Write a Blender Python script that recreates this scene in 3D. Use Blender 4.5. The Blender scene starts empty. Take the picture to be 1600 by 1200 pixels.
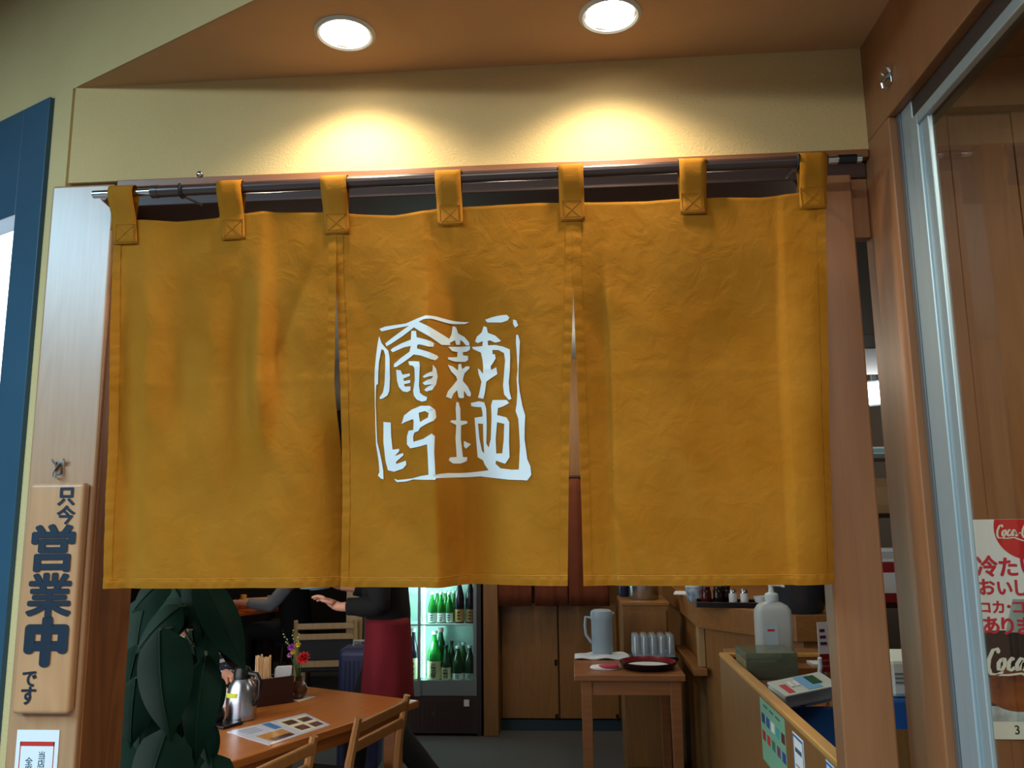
import bpy, bmesh, math, random
from mathutils import Vector, Matrix, Euler, noise
from mathutils.geometry import tessellate_polygon, delaunay_2d_cdt

random.seed(7)
SC = bpy.context.scene
COL = SC.collection
R = math.radians

# ------------------------------------------------------------------ camera
FPX, PITCH, YAW, ROLL = 1280.0, R(9.3), R(4.1), R(0.66)
CAM = Vector((0, 0, 1.5))
FWD = Vector((-math.sin(YAW) * math.cos(PITCH), math.cos(YAW) * math.cos(PITCH), math.sin(PITCH)))
_r0 = Vector((math.cos(YAW), math.sin(YAW), 0))
_u0 = _r0.cross(FWD)
RGT = _r0 * math.cos(ROLL) - _u0 * math.sin(ROLL)
UPV = RGT.cross(FWD)
cd = bpy.data.cameras.new('camera')
cd.sensor_fit = 'HORIZONTAL'
cd.sensor_width = 36
cd.lens = FPX * 36 / 1600
cd.clip_start = 0.02
co = bpy.data.objects.new('camera', cd)
COL.objects.link(co)
m3 = Matrix((RGT, UPV, -FWD)).transposed()
co.matrix_world = Matrix.Translation(CAM) @ m3.to_4x4()
SC.camera = co

# ------------------------------------------------------------------ world, lights, exposure
SC.view_settings.view_transform = 'Standard'
SC.view_settings.look = 'None'
SC.view_settings.gamma = 1.0
SC.view_settings.use_curve_mapping = False
SC.view_settings.exposure = 0.6
SC.cycles.use_denoising = True
SC.cycles.sample_clamp_indirect = 4.0
SC.cycles.caustics_reflective = False
SC.cycles.caustics_refractive = False
W = bpy.data.worlds.new('world')
SC.world = W
W.use_nodes = True
W.node_tree.nodes['Background'].inputs[0].default_value = (0.62, 0.74, 0.80, 1)
W.node_tree.nodes['Background'].inputs[1].default_value = 0.22


def area(name, loc, target, sx, sy, power, col):
    l = bpy.data.lights.new(name, 'AREA')
    l.shape = 'RECTANGLE'
    l.size, l.size_y, l.energy, l.color = sx, sy, power, col
    o = bpy.data.objects.new(name, l)
    COL.objects.link(o)
    o.location = loc
    o.rotation_euler = (Vector(target) - Vector(loc)).to_track_quat('-Z', 'Y').to_euler()
    return o


def point(name, loc, power, col, r=.06):
    l = bpy.data.lights.new(name, 'POINT')
    l.energy, l.color, l.shadow_soft_size = power, col, r
    o = bpy.data.objects.new(name, l)
    COL.objects.link(o)
    o.location = loc
    return o


# mall corridor: ceiling fluorescents, one large cool panel on the left; added unseen fill light brightening the display case
area('corridor_light', (-0.4, -1.6, 2.94), (-0.4, -1.6, 0), 1.4, 0.5, 68, (1.0, .94, .82))
area('corridor_light', (1.6, -2.4, 2.94), (1.6, -2.4, 0), 1.4, 0.5, 40, (1.0, .95, .84))
area('corridor_ceiling_panel', (-2.7, -0.6, 2.94), (-2.7, -0.6, 0), 1.3, 2.3, 140, (.43, .76, 1.0))
area('display_case_fill', (1.15, .6, 2.46), (1.15, .6, 0), .5, 1.2, 9, (1, .88, .72))
# dining room lamps
point('dining_lamp', (-1.25, 3.35, 2.3), 9, (1, .80, .55))
point('dining_lamp', (-2.8, 7.4, 1.75), 7, (1, .78, .5))
point('counter_lamp', (.75, 4.9, 2.35), 9, (1, .84, .62))
point('register_lamp', (1.05, 2.9, 2.2), 7, (1, .9, .75))
point('aisle_lamp', (-.35, 5.3, 2.45), 14, (1, .84, .64))


# ------------------------------------------------------------------ pixel helpers (for reading positions off the photograph)
def ray(x, y):
    return FPX * FWD + (x - 800) * RGT - (y - 600) * UPV


def atY(x, y, Y):
    d = ray(x, y)
    return CAM + d * (Y / d.y)


def atZ(x, y, Z):
    d = ray(x, y)
    return CAM + d * ((Z - 1.5) / d.z)


def atX(x, y, X):
    d = ray(x, y)
    return CAM + d * (X / d.x)


# ------------------------------------------------------------------ materials
def lin(c):
    def f(v):
        v /= 255.0
        return v / 12.92 if v <= .04045 else ((v + .055) / 1.055) ** 2.4
    return (f(c[0]), f(c[1]), f(c[2]), 1)


MATS = {}


def mat(name, col, rough=.5, metal=0, var=0, vscale=6, stretch=(1, 1, 1), bump=0, bscale=150, bdist=.002,
        spec=.5, coat=0, trans=0, emit=0, ecol=None, alpha=1, ior=1.45, col2=None, sheen=0):
    if name in MATS:
        return MATS[name]
    m = bpy.data.materials.new(name)
    m.use_nodes = True
    nt = m.node_tree
    b = nt.nodes['Principled BSDF']
    I = b.inputs
    I['Base Color'].default_value = lin(col)
    I['Roughness'].default_value = rough
    I['Metallic'].default_value = metal
    I['Specular IOR Level'].default_value = spec
    I['Coat Weight'].default_value = coat
    I['Coat Roughness'].default_value = .2
    I['Transmission Weight'].default_value = trans
    I['IOR'].default_value = ior
    I['Alpha'].default_value = alpha
    I['Sheen Weight'].default_value = sheen
    if emit:
        I['Emission Color'].default_value = lin(ecol or col)
        I['Emission Strength'].default_value = emit
    tc = mp = None
    if var or bump:
        tc = nt.nodes.new('ShaderNodeTexCoord')
        mp = nt.nodes.new('ShaderNodeMapping')
        mp.inputs['Scale'].default_value = stretch
        nt.links.new(tc.outputs['Object'], mp.inputs[0])
    if var:
        n = nt.nodes.new('ShaderNodeTexNoise')
        n.inputs['Scale'].default_value = vscale
        n.inputs['Detail'].default_value = 6
        nt.links.new(mp.outputs[0], n.inputs['Vector'])
        r = nt.nodes.new('ShaderNodeMapRange')
        r.inputs[1].default_value = .3
        r.inputs[2].default_value = .7
        nt.links.new(n.outputs['Fac'], r.inputs[0])
        mx = nt.nodes.new('ShaderNodeMix')
        mx.data_type = 'RGBA'
        c1 = lin(col)
        c2 = lin(col2) if col2 else tuple(v * (1 - var) for v in c1[:3]) + (1,)
        mx.inputs[6].default_value = c1
        mx.inputs[7].default_value = c2
        nt.links.new(r.outputs[0], mx.inputs[0])
        nt.links.new(mx.outputs[2], I['Base Color'])
    if bump:
        n2 = nt.nodes.new('ShaderNodeTexNoise')
        n2.inputs['Scale'].default_value = bscale
        n2.inputs['Detail'].default_value = 3
        nt.links.new(mp.outputs[0], n2.inputs['Vector'])
        bp = nt.nodes.new('ShaderNodeBump')
        bp.inputs['Strength'].default_value = bump
        bp.inputs['Distance'].default_value = bdist
        nt.links.new(n2.outputs['Fac'], bp.inputs['Height'])
        nt.links.new(bp.outputs[0], I['Normal'])
    MATS[name] = m
    return m


def wood(name, col, col2, rough=.45, axis='Z', scale=1.0, coat=0, ring=.5, spec=.5):
    """grain stretched along one axis: a fine fibre noise plus a broader growth-ring wave"""
    if name in MATS:
        return MATS[name]
    m = bpy.data.materials.new(name)
    m.use_nodes = True
    nt = m.node_tree
    b = nt.nodes['Principled BSDF']
    b.inputs['Roughness'].default_value = rough
    b.inputs['Coat Weight'].default_value = coat
    b.inputs['Coat Roughness'].default_value = .32
    b.inputs['Specular IOR Level'].default_value = spec
    tc = nt.nodes.new('ShaderNodeTexCoord')
    mp = nt.nodes.new('ShaderNodeMapping')
    s = {'X': (.06, 1, 1), 'Y': (1, .06, 1), 'Z': (1, 1, .06)}[axis]
    mp.inputs['Scale'].default_value = tuple(v * scale for v in s)
    nt.links.new(tc.outputs['Object'], mp.inputs[0])
    n = nt.nodes.new('ShaderNodeTexNoise')
    n.inputs['Scale'].default_value = 130
    n.inputs['Detail'].default_value = 5
    nt.links.new(mp.outputs[0], n.inputs['Vector'])
    mp2 = nt.nodes.new('ShaderNodeMapping')
    s2 = {'X': (.12, 1, 1), 'Y': (1, .12, 1), 'Z': (1, 1, .12)}[axis]
    mp2.inputs['Scale'].default_value = tuple(v * scale for v in s2)
    nt.links.new(tc.outputs['Object'], mp2.inputs[0])
    w = nt.nodes.new('ShaderNodeTexNoise')
    w.inputs['Scale'].default_value = 9
    w.inputs['Detail'].default_value = 1.5
    w.inputs['Distortion'].default_value = .4
    nt.links.new(mp2.outputs[0], w.inputs['Vector'])
    ml = nt.nodes.new('ShaderNodeMath')
    ml.operation = 'MULTIPLY'
    ml.inputs[1].default_value = 15
    nt.links.new(w.outputs['Fac'], ml.inputs[0])
    fr = nt.nodes.new('ShaderNodeMath')
    fr.operation = 'PINGPONG'
    fr.inputs[1].default_value = 1
    nt.links.new(ml.outputs[0], fr.inputs[0])
    ad = nt.nodes.new('ShaderNodeMix')
    ad.data_type = 'FLOAT'
    ad.inputs[0].default_value = ring
    nt.links.new(n.outputs['Fac'], ad.inputs[2])
    nt.links.new(fr.outputs[0], ad.inputs[3])
    mx = nt.nodes.new('ShaderNodeMix')
    mx.data_type = 'RGBA'
    mx.inputs[6].default_value = lin(col)
    mx.inputs[7].default_value = lin(col2)
    nt.links.new(ad.outputs[0], mx.inputs[0])
    nt.links.new(mx.outputs[2], b.inputs['Base Color'])
    bp = nt.nodes.new('ShaderNodeBump')
    bp.inputs['Strength'].default_value = .12
    bp.inputs['Distance'].default_value = .001
    nt.links.new(n.outputs['Fac'], bp.inputs['Height'])
    nt.links.new(bp.outputs[0], b.inputs['Normal'])
    MATS[name] = m
    return m


def glass(name, tint=(235, 245, 245), refl=.12, rough=.02, body=0.0, bcol=(200, 215, 220)):
    """thin sheet: see-through, mirror-like towards grazing angles, optionally a little milky"""
    if name in MATS:
        return MATS[name]
    m = bpy.data.materials.new(name)
    m.use_nodes = True
    nt = m.node_tree
    nt.nodes.remove(nt.nodes['Principled BSDF'])
    out = nt.nodes['Material Output']
    t = nt.nodes.new('ShaderNodeBsdfTransparent')
    t.inputs[0].default_value = lin(tint)
    g = nt.nodes.new('ShaderNodeBsdfGlossy')
    g.inputs['Roughness'].default_value = rough
    lw_ = nt.nodes.new('ShaderNodeLayerWeight')
    lw_.inputs[0].default_value = .5
    pw_ = nt.nodes.new('ShaderNodeMath')
    pw_.operation = 'POWER'
    pw_.inputs[1].default_value = 5
    nt.links.new(lw_.outputs['Facing'], pw_.inputs[0])
    f = nt.nodes.new('ShaderNodeMath')
    f.operation = 'MULTIPLY_ADD'
    f.inputs[1].default_value = .6
    f.inputs[2].default_value = .02 + refl * .25
    nt.links.new(pw_.outputs[0], f.inputs[0])
    mx = nt.nodes.new('ShaderNodeMixShader')
    nt.links.new(f.outputs[0], mx.inputs[0])
    last = t
    if body:
        d = nt.nodes.new('ShaderNodeBsdfDiffuse')
        d.inputs[0].default_value = lin(bcol)
        mb = nt.nodes.new('ShaderNodeMixShader')
        mb.inputs[0].default_value = body
        nt.links.new(t.outputs[0], mb.inputs[1])
        nt.links.new(d.outputs[0], mb.inputs[2])
        last = mb
    nt.links.new(last.outputs[0], mx.inputs[1])
    nt.links.new(g.outputs[0], mx.inputs[2])
    nt.links.new(mx.outputs[0], out.inputs['Surface'])
    MATS[name] = m
    return m


def cloth_mat(name, col, col2, transl=.18):
    m = mat(name, col, rough=.9, var=.2, vscale=7, col2=col2, spec=.15)
    nt = m.node_tree
    b = nt.nodes['Principled BSDF']
    out = nt.nodes['Material Output']
    tc = [n for n in nt.nodes if n.type == 'TEX_COORD'][0]
    # crumple wrinkles + weave
    n1 = nt.nodes.new('ShaderNodeTexNoise')
    n1.inputs['Scale'].default_value = 24
    n1.inputs['Detail'].default_value = 5
    n1.inputs['Distortion'].default_value = .6
    nt.links.new(tc.outputs['Object'], n1.inputs['Vector'])
    n2 = nt.nodes.new('ShaderNodeTexNoise')
    n2.inputs['Scale'].default_value = 600
    nt.links.new(tc.outputs['Object'], n2.inputs['Vector'])
    b1 = nt.nodes.new('ShaderNodeBump')
    b1.inputs['Strength'].default_value = .24
    b1.inputs['Distance'].default_value = .012
    nt.links.new(n1.outputs['Fac'], b1.inputs['Height'])
    b2 = nt.nodes.new('ShaderNodeBump')
    b2.inputs['Strength'].default_value = .3
    b2.inputs['Distance'].default_value = .0008
    nt.links.new(n2.outputs['Fac'], b2.inputs['Height'])
    nt.links.new(b1.outputs[0], b2.inputs['Normal'])
    nt.links.new(b2.outputs[0], b.inputs['Normal'])
    t = nt.nodes.new('ShaderNodeBsdfTranslucent')
    t.inputs[0].default_value = lin(col)
    mx = nt.nodes.new('ShaderNodeMixShader')
    mx.inputs[0].default_value = transl
    nt.links.new(b.outputs[0], mx.inputs[1])
    nt.links.new(t.outputs[0], mx.inputs[2])
    nt.links.new(mx.outputs[0], out.inputs['Surface'])
    return m


def stripe_mat(name, ca, cb, freq):
    m = mat(name, ca, rough=.9)
    nt = m.node_tree
    b = nt.nodes['Principled BSDF']
    tc = nt.nodes.new('ShaderNodeTexCoord')
    w = nt.nodes.new('ShaderNodeTexWave')
    w.bands_direction = 'Z'
    w.inputs['Scale'].default_value = freq
    nt.links.new(tc.outputs['Object'], w.inputs['Vector'])
    cr = nt.nodes.new('ShaderNodeValToRGB')
    cr.color_ramp.interpolation = 'CONSTANT'
    cr.color_ramp.elements[0].color = lin(ca)
    cr.color_ramp.elements[1].color = lin(cb)
    cr.color_ramp.elements[1].position = .62
    nt.links.new(w.outputs['Fac'], cr.inputs[0])
    nt.links.new(cr.outputs[0], b.inputs['Base Color'])
    return m


PLASTER = mat('plaster_beige', (212, 184, 130), .95, var=.10, vscale=3, bump=.55, bscale=170, bdist=.003, spec=.1)
SOFFIT = mat('soffit_ochre', (188, 148, 108), .9, var=.08, vscale=4, bump=.3, bscale=140, bdist=.002, spec=.15)
FRAMEBLUE = mat('frame_blue_steel', (52, 84, 104), .45, var=.12, vscale=4, spec=.4)
LITPANE = mat('lit_pane', (245, 250, 255), .4, emit=2.2)
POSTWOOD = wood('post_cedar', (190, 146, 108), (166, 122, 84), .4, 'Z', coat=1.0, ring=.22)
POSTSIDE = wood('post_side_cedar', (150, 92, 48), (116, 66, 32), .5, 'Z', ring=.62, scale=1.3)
LINTEL = wood('lintel_wood', (150, 96, 58), (118, 72, 42), .4, 'X', coat=.2, ring=.3)
DARKBEAM = wood('dark_beam', (74, 46, 38), (52, 32, 28), .5, 'X', ring=.3)
WALLWOOD = wood('wall_cedar', (158, 108, 70), (134, 88, 54), .45, 'Z', ring=.25, coat=.15)
BACKWOOD = wood('display_back_wood', (150, 100, 58), (126, 80, 44), .5, 'Z', ring=.3)
SHOPWOOD = wood('shop_wood', (144, 102, 52), (118, 80, 39), .45, 'Z', ring=.3)
COUNTERWOOD = wood('counter_wood', (152, 106, 56), (126, 83, 41), .42, 'Y', ring=.35)
RIMWOOD = wood('rim_wood', (206, 160, 86), (180, 132, 64), .4, 'Y', ring=.35)
TABLEWOOD = wood('table_wood', (190, 116, 52), (160, 90, 36), .3, 'Y', coat=.3, ring=.4)
CHAIRWOOD = wood('chair_wood', (164, 112, 60), (138, 90, 44), .4, 'Z', ring=.3)
PALEWOOD = wood('pale_chair_wood', (170, 142, 100), (140, 112, 76), .45, 'Z', ring=.3)
SIGNWOOD = wood('sign_board_wood', (204, 156, 112), (182, 130, 88), .42, 'Z', coat=.15, ring=.45, scale=.8)
BAMBOO = wood('dark_bamboo', (72, 50, 46), (40, 26, 26), .28, 'X', coat=.5, ring=.3)
ALU = mat('aluminium', (176, 198, 208), .38, .55, var=.06, vscale=60, stretch=(1, 1, .03))
STEEL = mat('bright_steel', (205, 210, 214), .18, 1.0)
CHROME = mat('chrome', (215, 220, 225), .1, 1.0)
BLACK = mat('black_plastic', (14, 14, 16), .35)
RUBBER = mat('black_rubber', (18, 20, 20), .6)
FLOORM = mat('floor_carpet', (98, 98, 100), .85, var=.5, vscale=180, bump=.3, bscale=300, spec=.15)
TILE = mat('corridor_floor', (120, 116, 108), .4, var=.1, vscale=3)
CEILM = mat('shop_ceiling', (150, 152, 150), .9)
DARKWALL = mat('dark_wall', (26, 22, 22), .85, var=.2)
MALLCEIL = mat('mall_ceiling', (92, 66, 54), .9)
NOREN = cloth_mat('noren_cotton', (178, 120, 36), (168, 108, 24))
NORENPRINT = mat('noren_white_print', (222, 236, 242), .85)
HEMTHREAD = mat('hem_thread', (192, 134, 48), .8)
THREAD = mat('noren_thread', (150, 88, 8), .8)
INK = mat('ink_navy', (16, 34, 52), .6)
PAPER = mat('paper_white', (232, 238, 242), .7)
REDPRINT = mat('red_print', (198, 46, 40), .7)
BLACKPRINT = mat('black_print', (24, 24, 26), .7)
PANE = glass('window_glass', (240, 246, 246), .1)
CLEAR = glass('clear_plastic', (225, 232, 230), .1, .08, .22, (190, 205, 205))


# ------------------------------------------------------------------ mesh builder
class MB:
    def __init__(s):
        s.v, s.f = [], []

    def add(s, vs, fs):
        o = len(s.v)
        s.v += [tuple(v) for v in vs]
        s.f += [tuple(i + o for i in f) for f in fs]
        return s

    def box(s, x0, x1, y0, y1, z0, z1, M=None):
        vs = [Vector((x, y, z)) for z in (z0, z1) for y in (y0, y1) for x in (x0, x1)]
        if M is not None:
            vs = [M @ v for v in vs]
        return s.add(vs, [(0, 2, 3, 1), (4, 5, 7, 6), (0, 1, 5, 4), (2, 6, 7, 3), (0, 4, 6, 2), (1, 3, 7, 5)])

    def prism(s, pts, z0, z1):
        """pts: 2-D outline counter-clockwise seen from above"""
        n = len(pts)
        vs = [(p[0], p[1], z0) for p in pts] + [(p[0], p[1], z1) for p in pts]
        fs = [tuple(range(n - 1, -1, -1)), tuple(range(n, 2 * n))]
        fs += [(i, (i + 1) % n, n + (i + 1) % n, n + i) for i in range(n)]
        return s.add(vs, fs)

    def quad(s, a, b, c, d):
        return s.add([a, b, c, d], [(0, 1, 2, 3)])

    def lathe(s, prof, c=(0, 0, 0), n=20, sx=1, sy=1, caps=True, M=None):
        vs = []
        for r, z in prof:
            for k in range(n):
                a = 2 * math.pi * k / n
                vs.append(Vector((c[0] + r * math.cos(a) * sx, c[1] + r * math.sin(a) * sy, c[2] + z)))
        if M is not None:
            vs = [M @ v for v in vs]
        fs = []
        for j in range(len(prof) - 1):
            for k in range(n):
                k2 = (k + 1) % n
                fs.append((j * n + k, j * n + k2, (j + 1) * n + k2, (j + 1) * n + k))
        if caps:
            if prof[0][0] > 1e-5:
                fs.append(tuple(range(n - 1, -1, -1)))
            if prof[-1][0] > 1e-5:
                fs.append(tuple(range((len(prof) - 1) * n, len(prof) * n)))
        return s.add(vs, fs)

    def tube(s, pts, rad, n=8, caps=True):
        pts = [Vector(p) for p in pts]
        rads = rad if isinstance(rad, (list, tuple)) else [rad] * len(pts)
        vs, fs = [], []
        ref = None
        for i, p in enumerate(pts):
            t = (pts[min(i + 1, len(pts) - 1)] - pts[max(i - 1, 0)]).normalized()
            if ref is None:
                ref = Vector((0, 0, 1)) if abs(t.z) < .9 else Vector((1, 0, 0))
            a = t.cross(ref).normalized()
            b = a.cross(t).normalized()
            ref = b
            for k in range(n):
                an = 2 * math.pi * k / n
                vs.append(p + (a * math.cos(an) + b * math.sin(an)) * rads[i])
        for i in range(len(pts) - 1):
            for k in range(n):
                k2 = (k + 1) % n
                fs.append((i * n + k, i * n + k2, (i + 1) * n + k2, (i + 1) * n + k))
        if caps:
            fs.append(tuple(range(n - 1, -1, -1)))
            fs.append(tuple(range((len(pts) - 1) * n, len(pts) * n)))
        return s.add(vs, fs)

    def grid(s, fn, nu, nv):
        vs = [fn(i / nu, j / nv) for j in range(nv + 1) for i in range(nu + 1)]
        fs = [(j * (nu + 1) + i, j * (nu + 1) + i + 1, (j + 1) * (nu + 1) + i + 1, (j + 1) * (nu + 1) + i)
              for j in range(nv) for i in range(nu)]
        return s.add(vs, fs)

    def build(s, name, m, parent=None, smooth=False, bevel=0, seg=2, solid=0, loc=None):
        me = bpy.data.meshes.new(name)
        me.from_pydata(s.v, [], s.f)
        bm = bmesh.new()
        bm.from_mesh(me)
        bmesh.ops.recalc_face_normals(bm, faces=bm.faces)
        bm.to_mesh(me)
        bm.free()
        if m:
            me.materials.append(m)
        o = bpy.data.objects.new(name, me)
        COL.objects.link(o)
        if parent is not None:
            o.parent = parent
        if loc is not None:
            o.location = loc
        if smooth:
            me.polygons.foreach_set('use_smooth', [True] * len(me.polygons))
            if smooth != 'all':
                me.set_sharp_from_angle(angle=R(40))
        if solid:
            md = o.modifiers.new('thickness', 'SOLIDIFY')
            md.thickness = solid
            md.offset = 0
        if bevel:
            md = o.modifiers.new('bevel', 'BEVEL')
            md.width, md.segments, md.limit_method = bevel, seg, 'ANGLE'
        return o


def tag(o, label=None, cat=None, group=None, kind=None):
    if label:
        o['label'] = label
    if cat:
        o['category'] = cat
    if group:
        o['group'] = group
    if kind:
        o['kind'] = kind
    return o


def struct(o, label, cat):
    return tag(o, label, cat, None, 'structure')


def empty(name, loc=(0, 0, 0), rz=0):
    o = bpy.data.objects.new(name, None)
    o.empty_display_size = .05
    COL.objects.link(o)
    o.location = loc
    o.rotation_euler = (0, 0, rz)
    return o


def copy_tree(o, parent=None):
    c = o.copy()
    COL.objects.link(c)
    c.parent = parent
    for ch in list(o.children):
        copy_tree(ch, c)
    return c


def text(name, body, size, m, parent, loc, xdir, ydir, offset=0.0, sx=1.0, align='CENTER', spacing=1.0, fat=0.0):
    """flat lettering as a mesh; xdir / ydir are the reading and up directions"""
    c = bpy.data.curves.new('t', 'FONT')
    c.body = body
    c.size = 1
    c.offset = offset
    c.align_x = align
    c.align_y = 'CENTER'
    c.resolution_u = 4
    c.space_line = spacing
    o = bpy.data.objects.new('t', c)
    COL.objects.link(o)
    bpy.context.view_layer.update()
    me = bpy.data.meshes.new_from_object(o.evaluated_get(bpy.context.evaluated_depsgraph_get()))
    bpy.data.objects.remove(o)
    bpy.data.curves.remove(c)
    if fat:      # broad brush: the glyph swept along a small circle
        bmf = bmesh.new()
        for k in range(13):
            mt = me.copy()
            if k:
                mt.transform(Matrix.Translation((fat * math.cos(k * math.pi / 6), fat * math.sin(k * math.pi / 6) * .8, .0012 * k)))
            bmf.from_mesh(mt)
            bpy.data.meshes.remove(mt)
        bmf.to_mesh(me)
        bmf.free()
    X, Y = Vector(xdir).normalized(), Vector(ydir).normalized()
    Z = X.cross(Y)
    M = Matrix((X * size * sx, Y * size, Z * size)).transposed().to_4x4()
    M.translation = Vector(loc)
    me.transform(M)
    me.materials.clear()
    me.materials.append(m)
    me.name = name
    ob = bpy.data.objects.new(name, me)
    COL.objects.link(ob)
    if parent is not None:
        ob.parent = parent
    return ob


def lerp_tab(tab, x):
    if x <= tab[0][0]:
        return tab[0][1]
    for (a, va), (b, vb) in zip(tab, tab[1:]):
        if x <= b:
            k = (x - a) / (b - a) if b > a else 1
            return va + (vb - va) * k
    return tab[-1][1]


def smooth_tab(tab, x):
    """Catmull-Rom through the table"""
    if x <= tab[0][0]:
        return tab[0][1]
    for i in range(len(tab) - 1):
        a, va = tab[i]
        b, vb = tab[i + 1]
        if x <= b:
            h = b - a
            k = (x - a) / h
            pa = tab[max(i - 1, 0)]
            pb = tab[min(i + 2, len(tab) - 1)]
            ma = (vb - pa[1]) / (b - pa[0]) * h if b > pa[0] else 0
            mb_ = (pb[1] - va) / (pb[0] - a) * h if pb[0] > a else 0
            return (2 * k ** 3 - 3 * k * k + 1) * va + (k ** 3 - 2 * k * k + k) * ma + (3 * k * k - 2 * k ** 3) * vb + (k ** 3 - k * k) * mb_
    return tab[-1][1]


def smooth(a, b, x):
    k = min(1, max(0, (x - a) / (b - a)))
    return k * k * (3 - 2 * k)


# ================================================================== THE SETTING
WY = 1.80          # front face of the entrance wall
ZS = 2.565         # soffit height
XR = .687          # right-hand wall plane
ZL = 2.315         # top of the lintel
FA = Vector((-1.232, 1.815, 0))      # corner between entrance wall and slanting facade
FD = Vector((-.887, .4626, 0)).normalized()
FN = Vector((-FD.y, FD.x, 0))
if FN.y > 0:
    FN = -FN


def fpt(t, z, d=0):
    p = FA + FD * t + FN * d
    return Vector((p.x, p.y, z))


def fbox(mb, t0, t1, d0, d1, z0, z1):
    P = [fpt(t, z, d) for z in (z0, z1) for d in (d0, d1) for t in (t0, t1)]
    return mb.add(P, [(0, 2, 3, 1), (4, 5, 7, 6), (0, 1, 5, 4), (2, 6, 7, 3), (0, 4, 6, 2), (1, 3, 7, 5)])


# floors
struct(MB().box(-6, 3, 1.75, 10, -.1, 0).build('floor', FLOORM), 'dark speckled carpet floor of the dining room', 'floor')
struct(MB().box(-6, 3, -5, 1.75, -.1, -.001).build('floor', TILE), 'tiled corridor floor before the entrance', 'floor')
# entrance wall above the lintel
struct(MB().box(-1.2035, XR, WY, WY + .16, ZL, ZS).build('wall_front', PLASTER),
       'beige plaster wall above the doorway lintel', 'wall')
# slanting facade: fascia above the soffit, strip beside the lit window, wall beyond
fm = MB()
fbox(fm, -2.19, 3.2, -.14, 0, ZS, 2.963)
fbox(fm, -.02, .06, -.14, 0, 0, ZS)
fbox(fm, .06, 3.2, -.14, -.10, 0, .3)
fbox(fm, 2.2, 3.2, -.14, 0, 0, ZS)
struct(fm.build('wall_left', PLASTER), 'slanting beige plaster facade on the left, running over the soffit', 'wall')
# lit window in the facade
w1 = empty('window_1', fpt(.06, 0))
struct(w1, 'brightly lit window in a blue-grey frame at the left edge', 'window')


def under(o, parent):
    o.parent = parent
    o.matrix_parent_inverse = Matrix.Translation(parent.location).inverted()
    return o


fr = MB()
fbox(fr, .06, .18, -.10, .012, 0, ZS - .002)
fbox(fr, .18, 2.2, -.10, .012, 2.276, ZS - .002)
fbox(fr, 2.08, 2.2, -.10, .012, 0, 2.276)
fbox(fr, .18, 2.08, -.10, .012, 0, .3)
under(fr.build('window_frame', FRAMEBLUE, bevel=.002), w1)
pn = MB()
fbox(pn, .18, 2.08, -.06, -.05, .3, 2.276)
under(pn.build('pane', LITPANE), w1)
# soffit with two round holes for the downlights
LAMPS = [Vector((-.478, 1.632, ZS)), Vector((.104, 1.618, ZS))]
RH = .056
outer = [fpt(-.0325, ZS), fpt(-2.176, ZS), Vector((XR, WY, ZS)), Vector((-1.2035, WY, ZS))]
allv = list(outer)
for L in LAMPS:
    allv += [L + Vector((RH * math.cos(a * math.pi / 16), RH * math.sin(a * math.pi / 16), 0)) for a in range(32)]
_dv, _de, _df = delaunay_2d_cdt([v.xy for v in allv], [], [list(range(4)), list(range(4, 36)), list(range(36, 68))], 0, 1e-5)[:3]
sm = MB()
for f_ in _df:
    c_ = sum((_dv[i] for i in f_), Vector((0, 0))) / len(f_)
    if all((c_ - L.xy).length > RH * .9 for L in LAMPS):
        sm.add([(_dv[i].x, _dv[i].y, ZS - .002) for i in f_], [tuple(range(len(f_)))])
so = sm.build('ceiling', SOFFIT)
struct(so, 'ochre soffit over the entrance holding the two downlights', 'ceiling')
struct(MB().box(-6, 3, -5, 2.9, 2.963, 3.05).build('ceiling', MALLCEIL), 'brown corridor ceiling above the facade', 'ceiling')
struct(MB().prism([(-6, 4.6), (-1.25, 2.05), (3, 2.0), (3, 10), (-6, 10)], 2.72, 2.8).build('ceiling', CEILM), 'grey ceiling of the dining room', 'ceiling')

# left post
post = struct(MB().box(-1.243, -1.084, WY, 1.98, 0, 2.309).build('trim_1', POSTWOOD, bevel=.006, seg=3),
              'wide pale wooden door post carrying the wooden sign', 'door post')
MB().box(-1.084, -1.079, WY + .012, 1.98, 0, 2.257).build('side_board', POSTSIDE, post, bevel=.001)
# lintel strip and recessed head beam
struct(MB().box(-1.078, XR - .002, WY - .004, WY + .055, 2.296, ZL).build('trim_2', LINTEL, bevel=.002),
       'reddish wooden lintel strip along the top of the doorway', 'lintel')
struct(MB().box(-1.078, XR - .002, WY + .022, 1.98, 2.258, 2.2955).build('trim_3', DARKBEAM, bevel=.002),
       'dark wooden head beam set back behind the pole', 'beam')
# right jamb and the panel that closes the slit at the top
struct(MB().box(.537, .643, WY, 1.862, 0, 2.258).build('trim_4', WALLWOOD, bevel=.004),
       'brown wooden jamb right of the orange curtain', 'door post')
struct(MB().box(.643, XR - .001, WY + .03, 1.862, 2.118, 2.258).build('trim_5', WALLWOOD),
       'small wooden panel above the narrow slit beside the jamb', 'panel')

# right wall: board above the window, post beside the slit
rw = MB()
rw.box(XR, XR + .11, -.6, WY + .062, 2.333, 2.963)
rw.box(XR, XR + .033, 1.682, WY + .062, 0, 2.333)
struct(rw.build('wall_right', WALLWOOD, bevel=.003), 'brown wooden side wall with a tall aluminium framed window', 'wall')
# glazed display window
w2 = empty('window_2', (XR, 1.68, 0))
struct(w2, 'tall aluminium framed display window in the right side wall', 'window')


def w2b(name, x0, x1, y0, y1, z0, z1, m, bev=.002):
    return under(MB().box(x0, x1, y0, y1, z0, z1).build(name, m, bevel=bev), w2)


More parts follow.
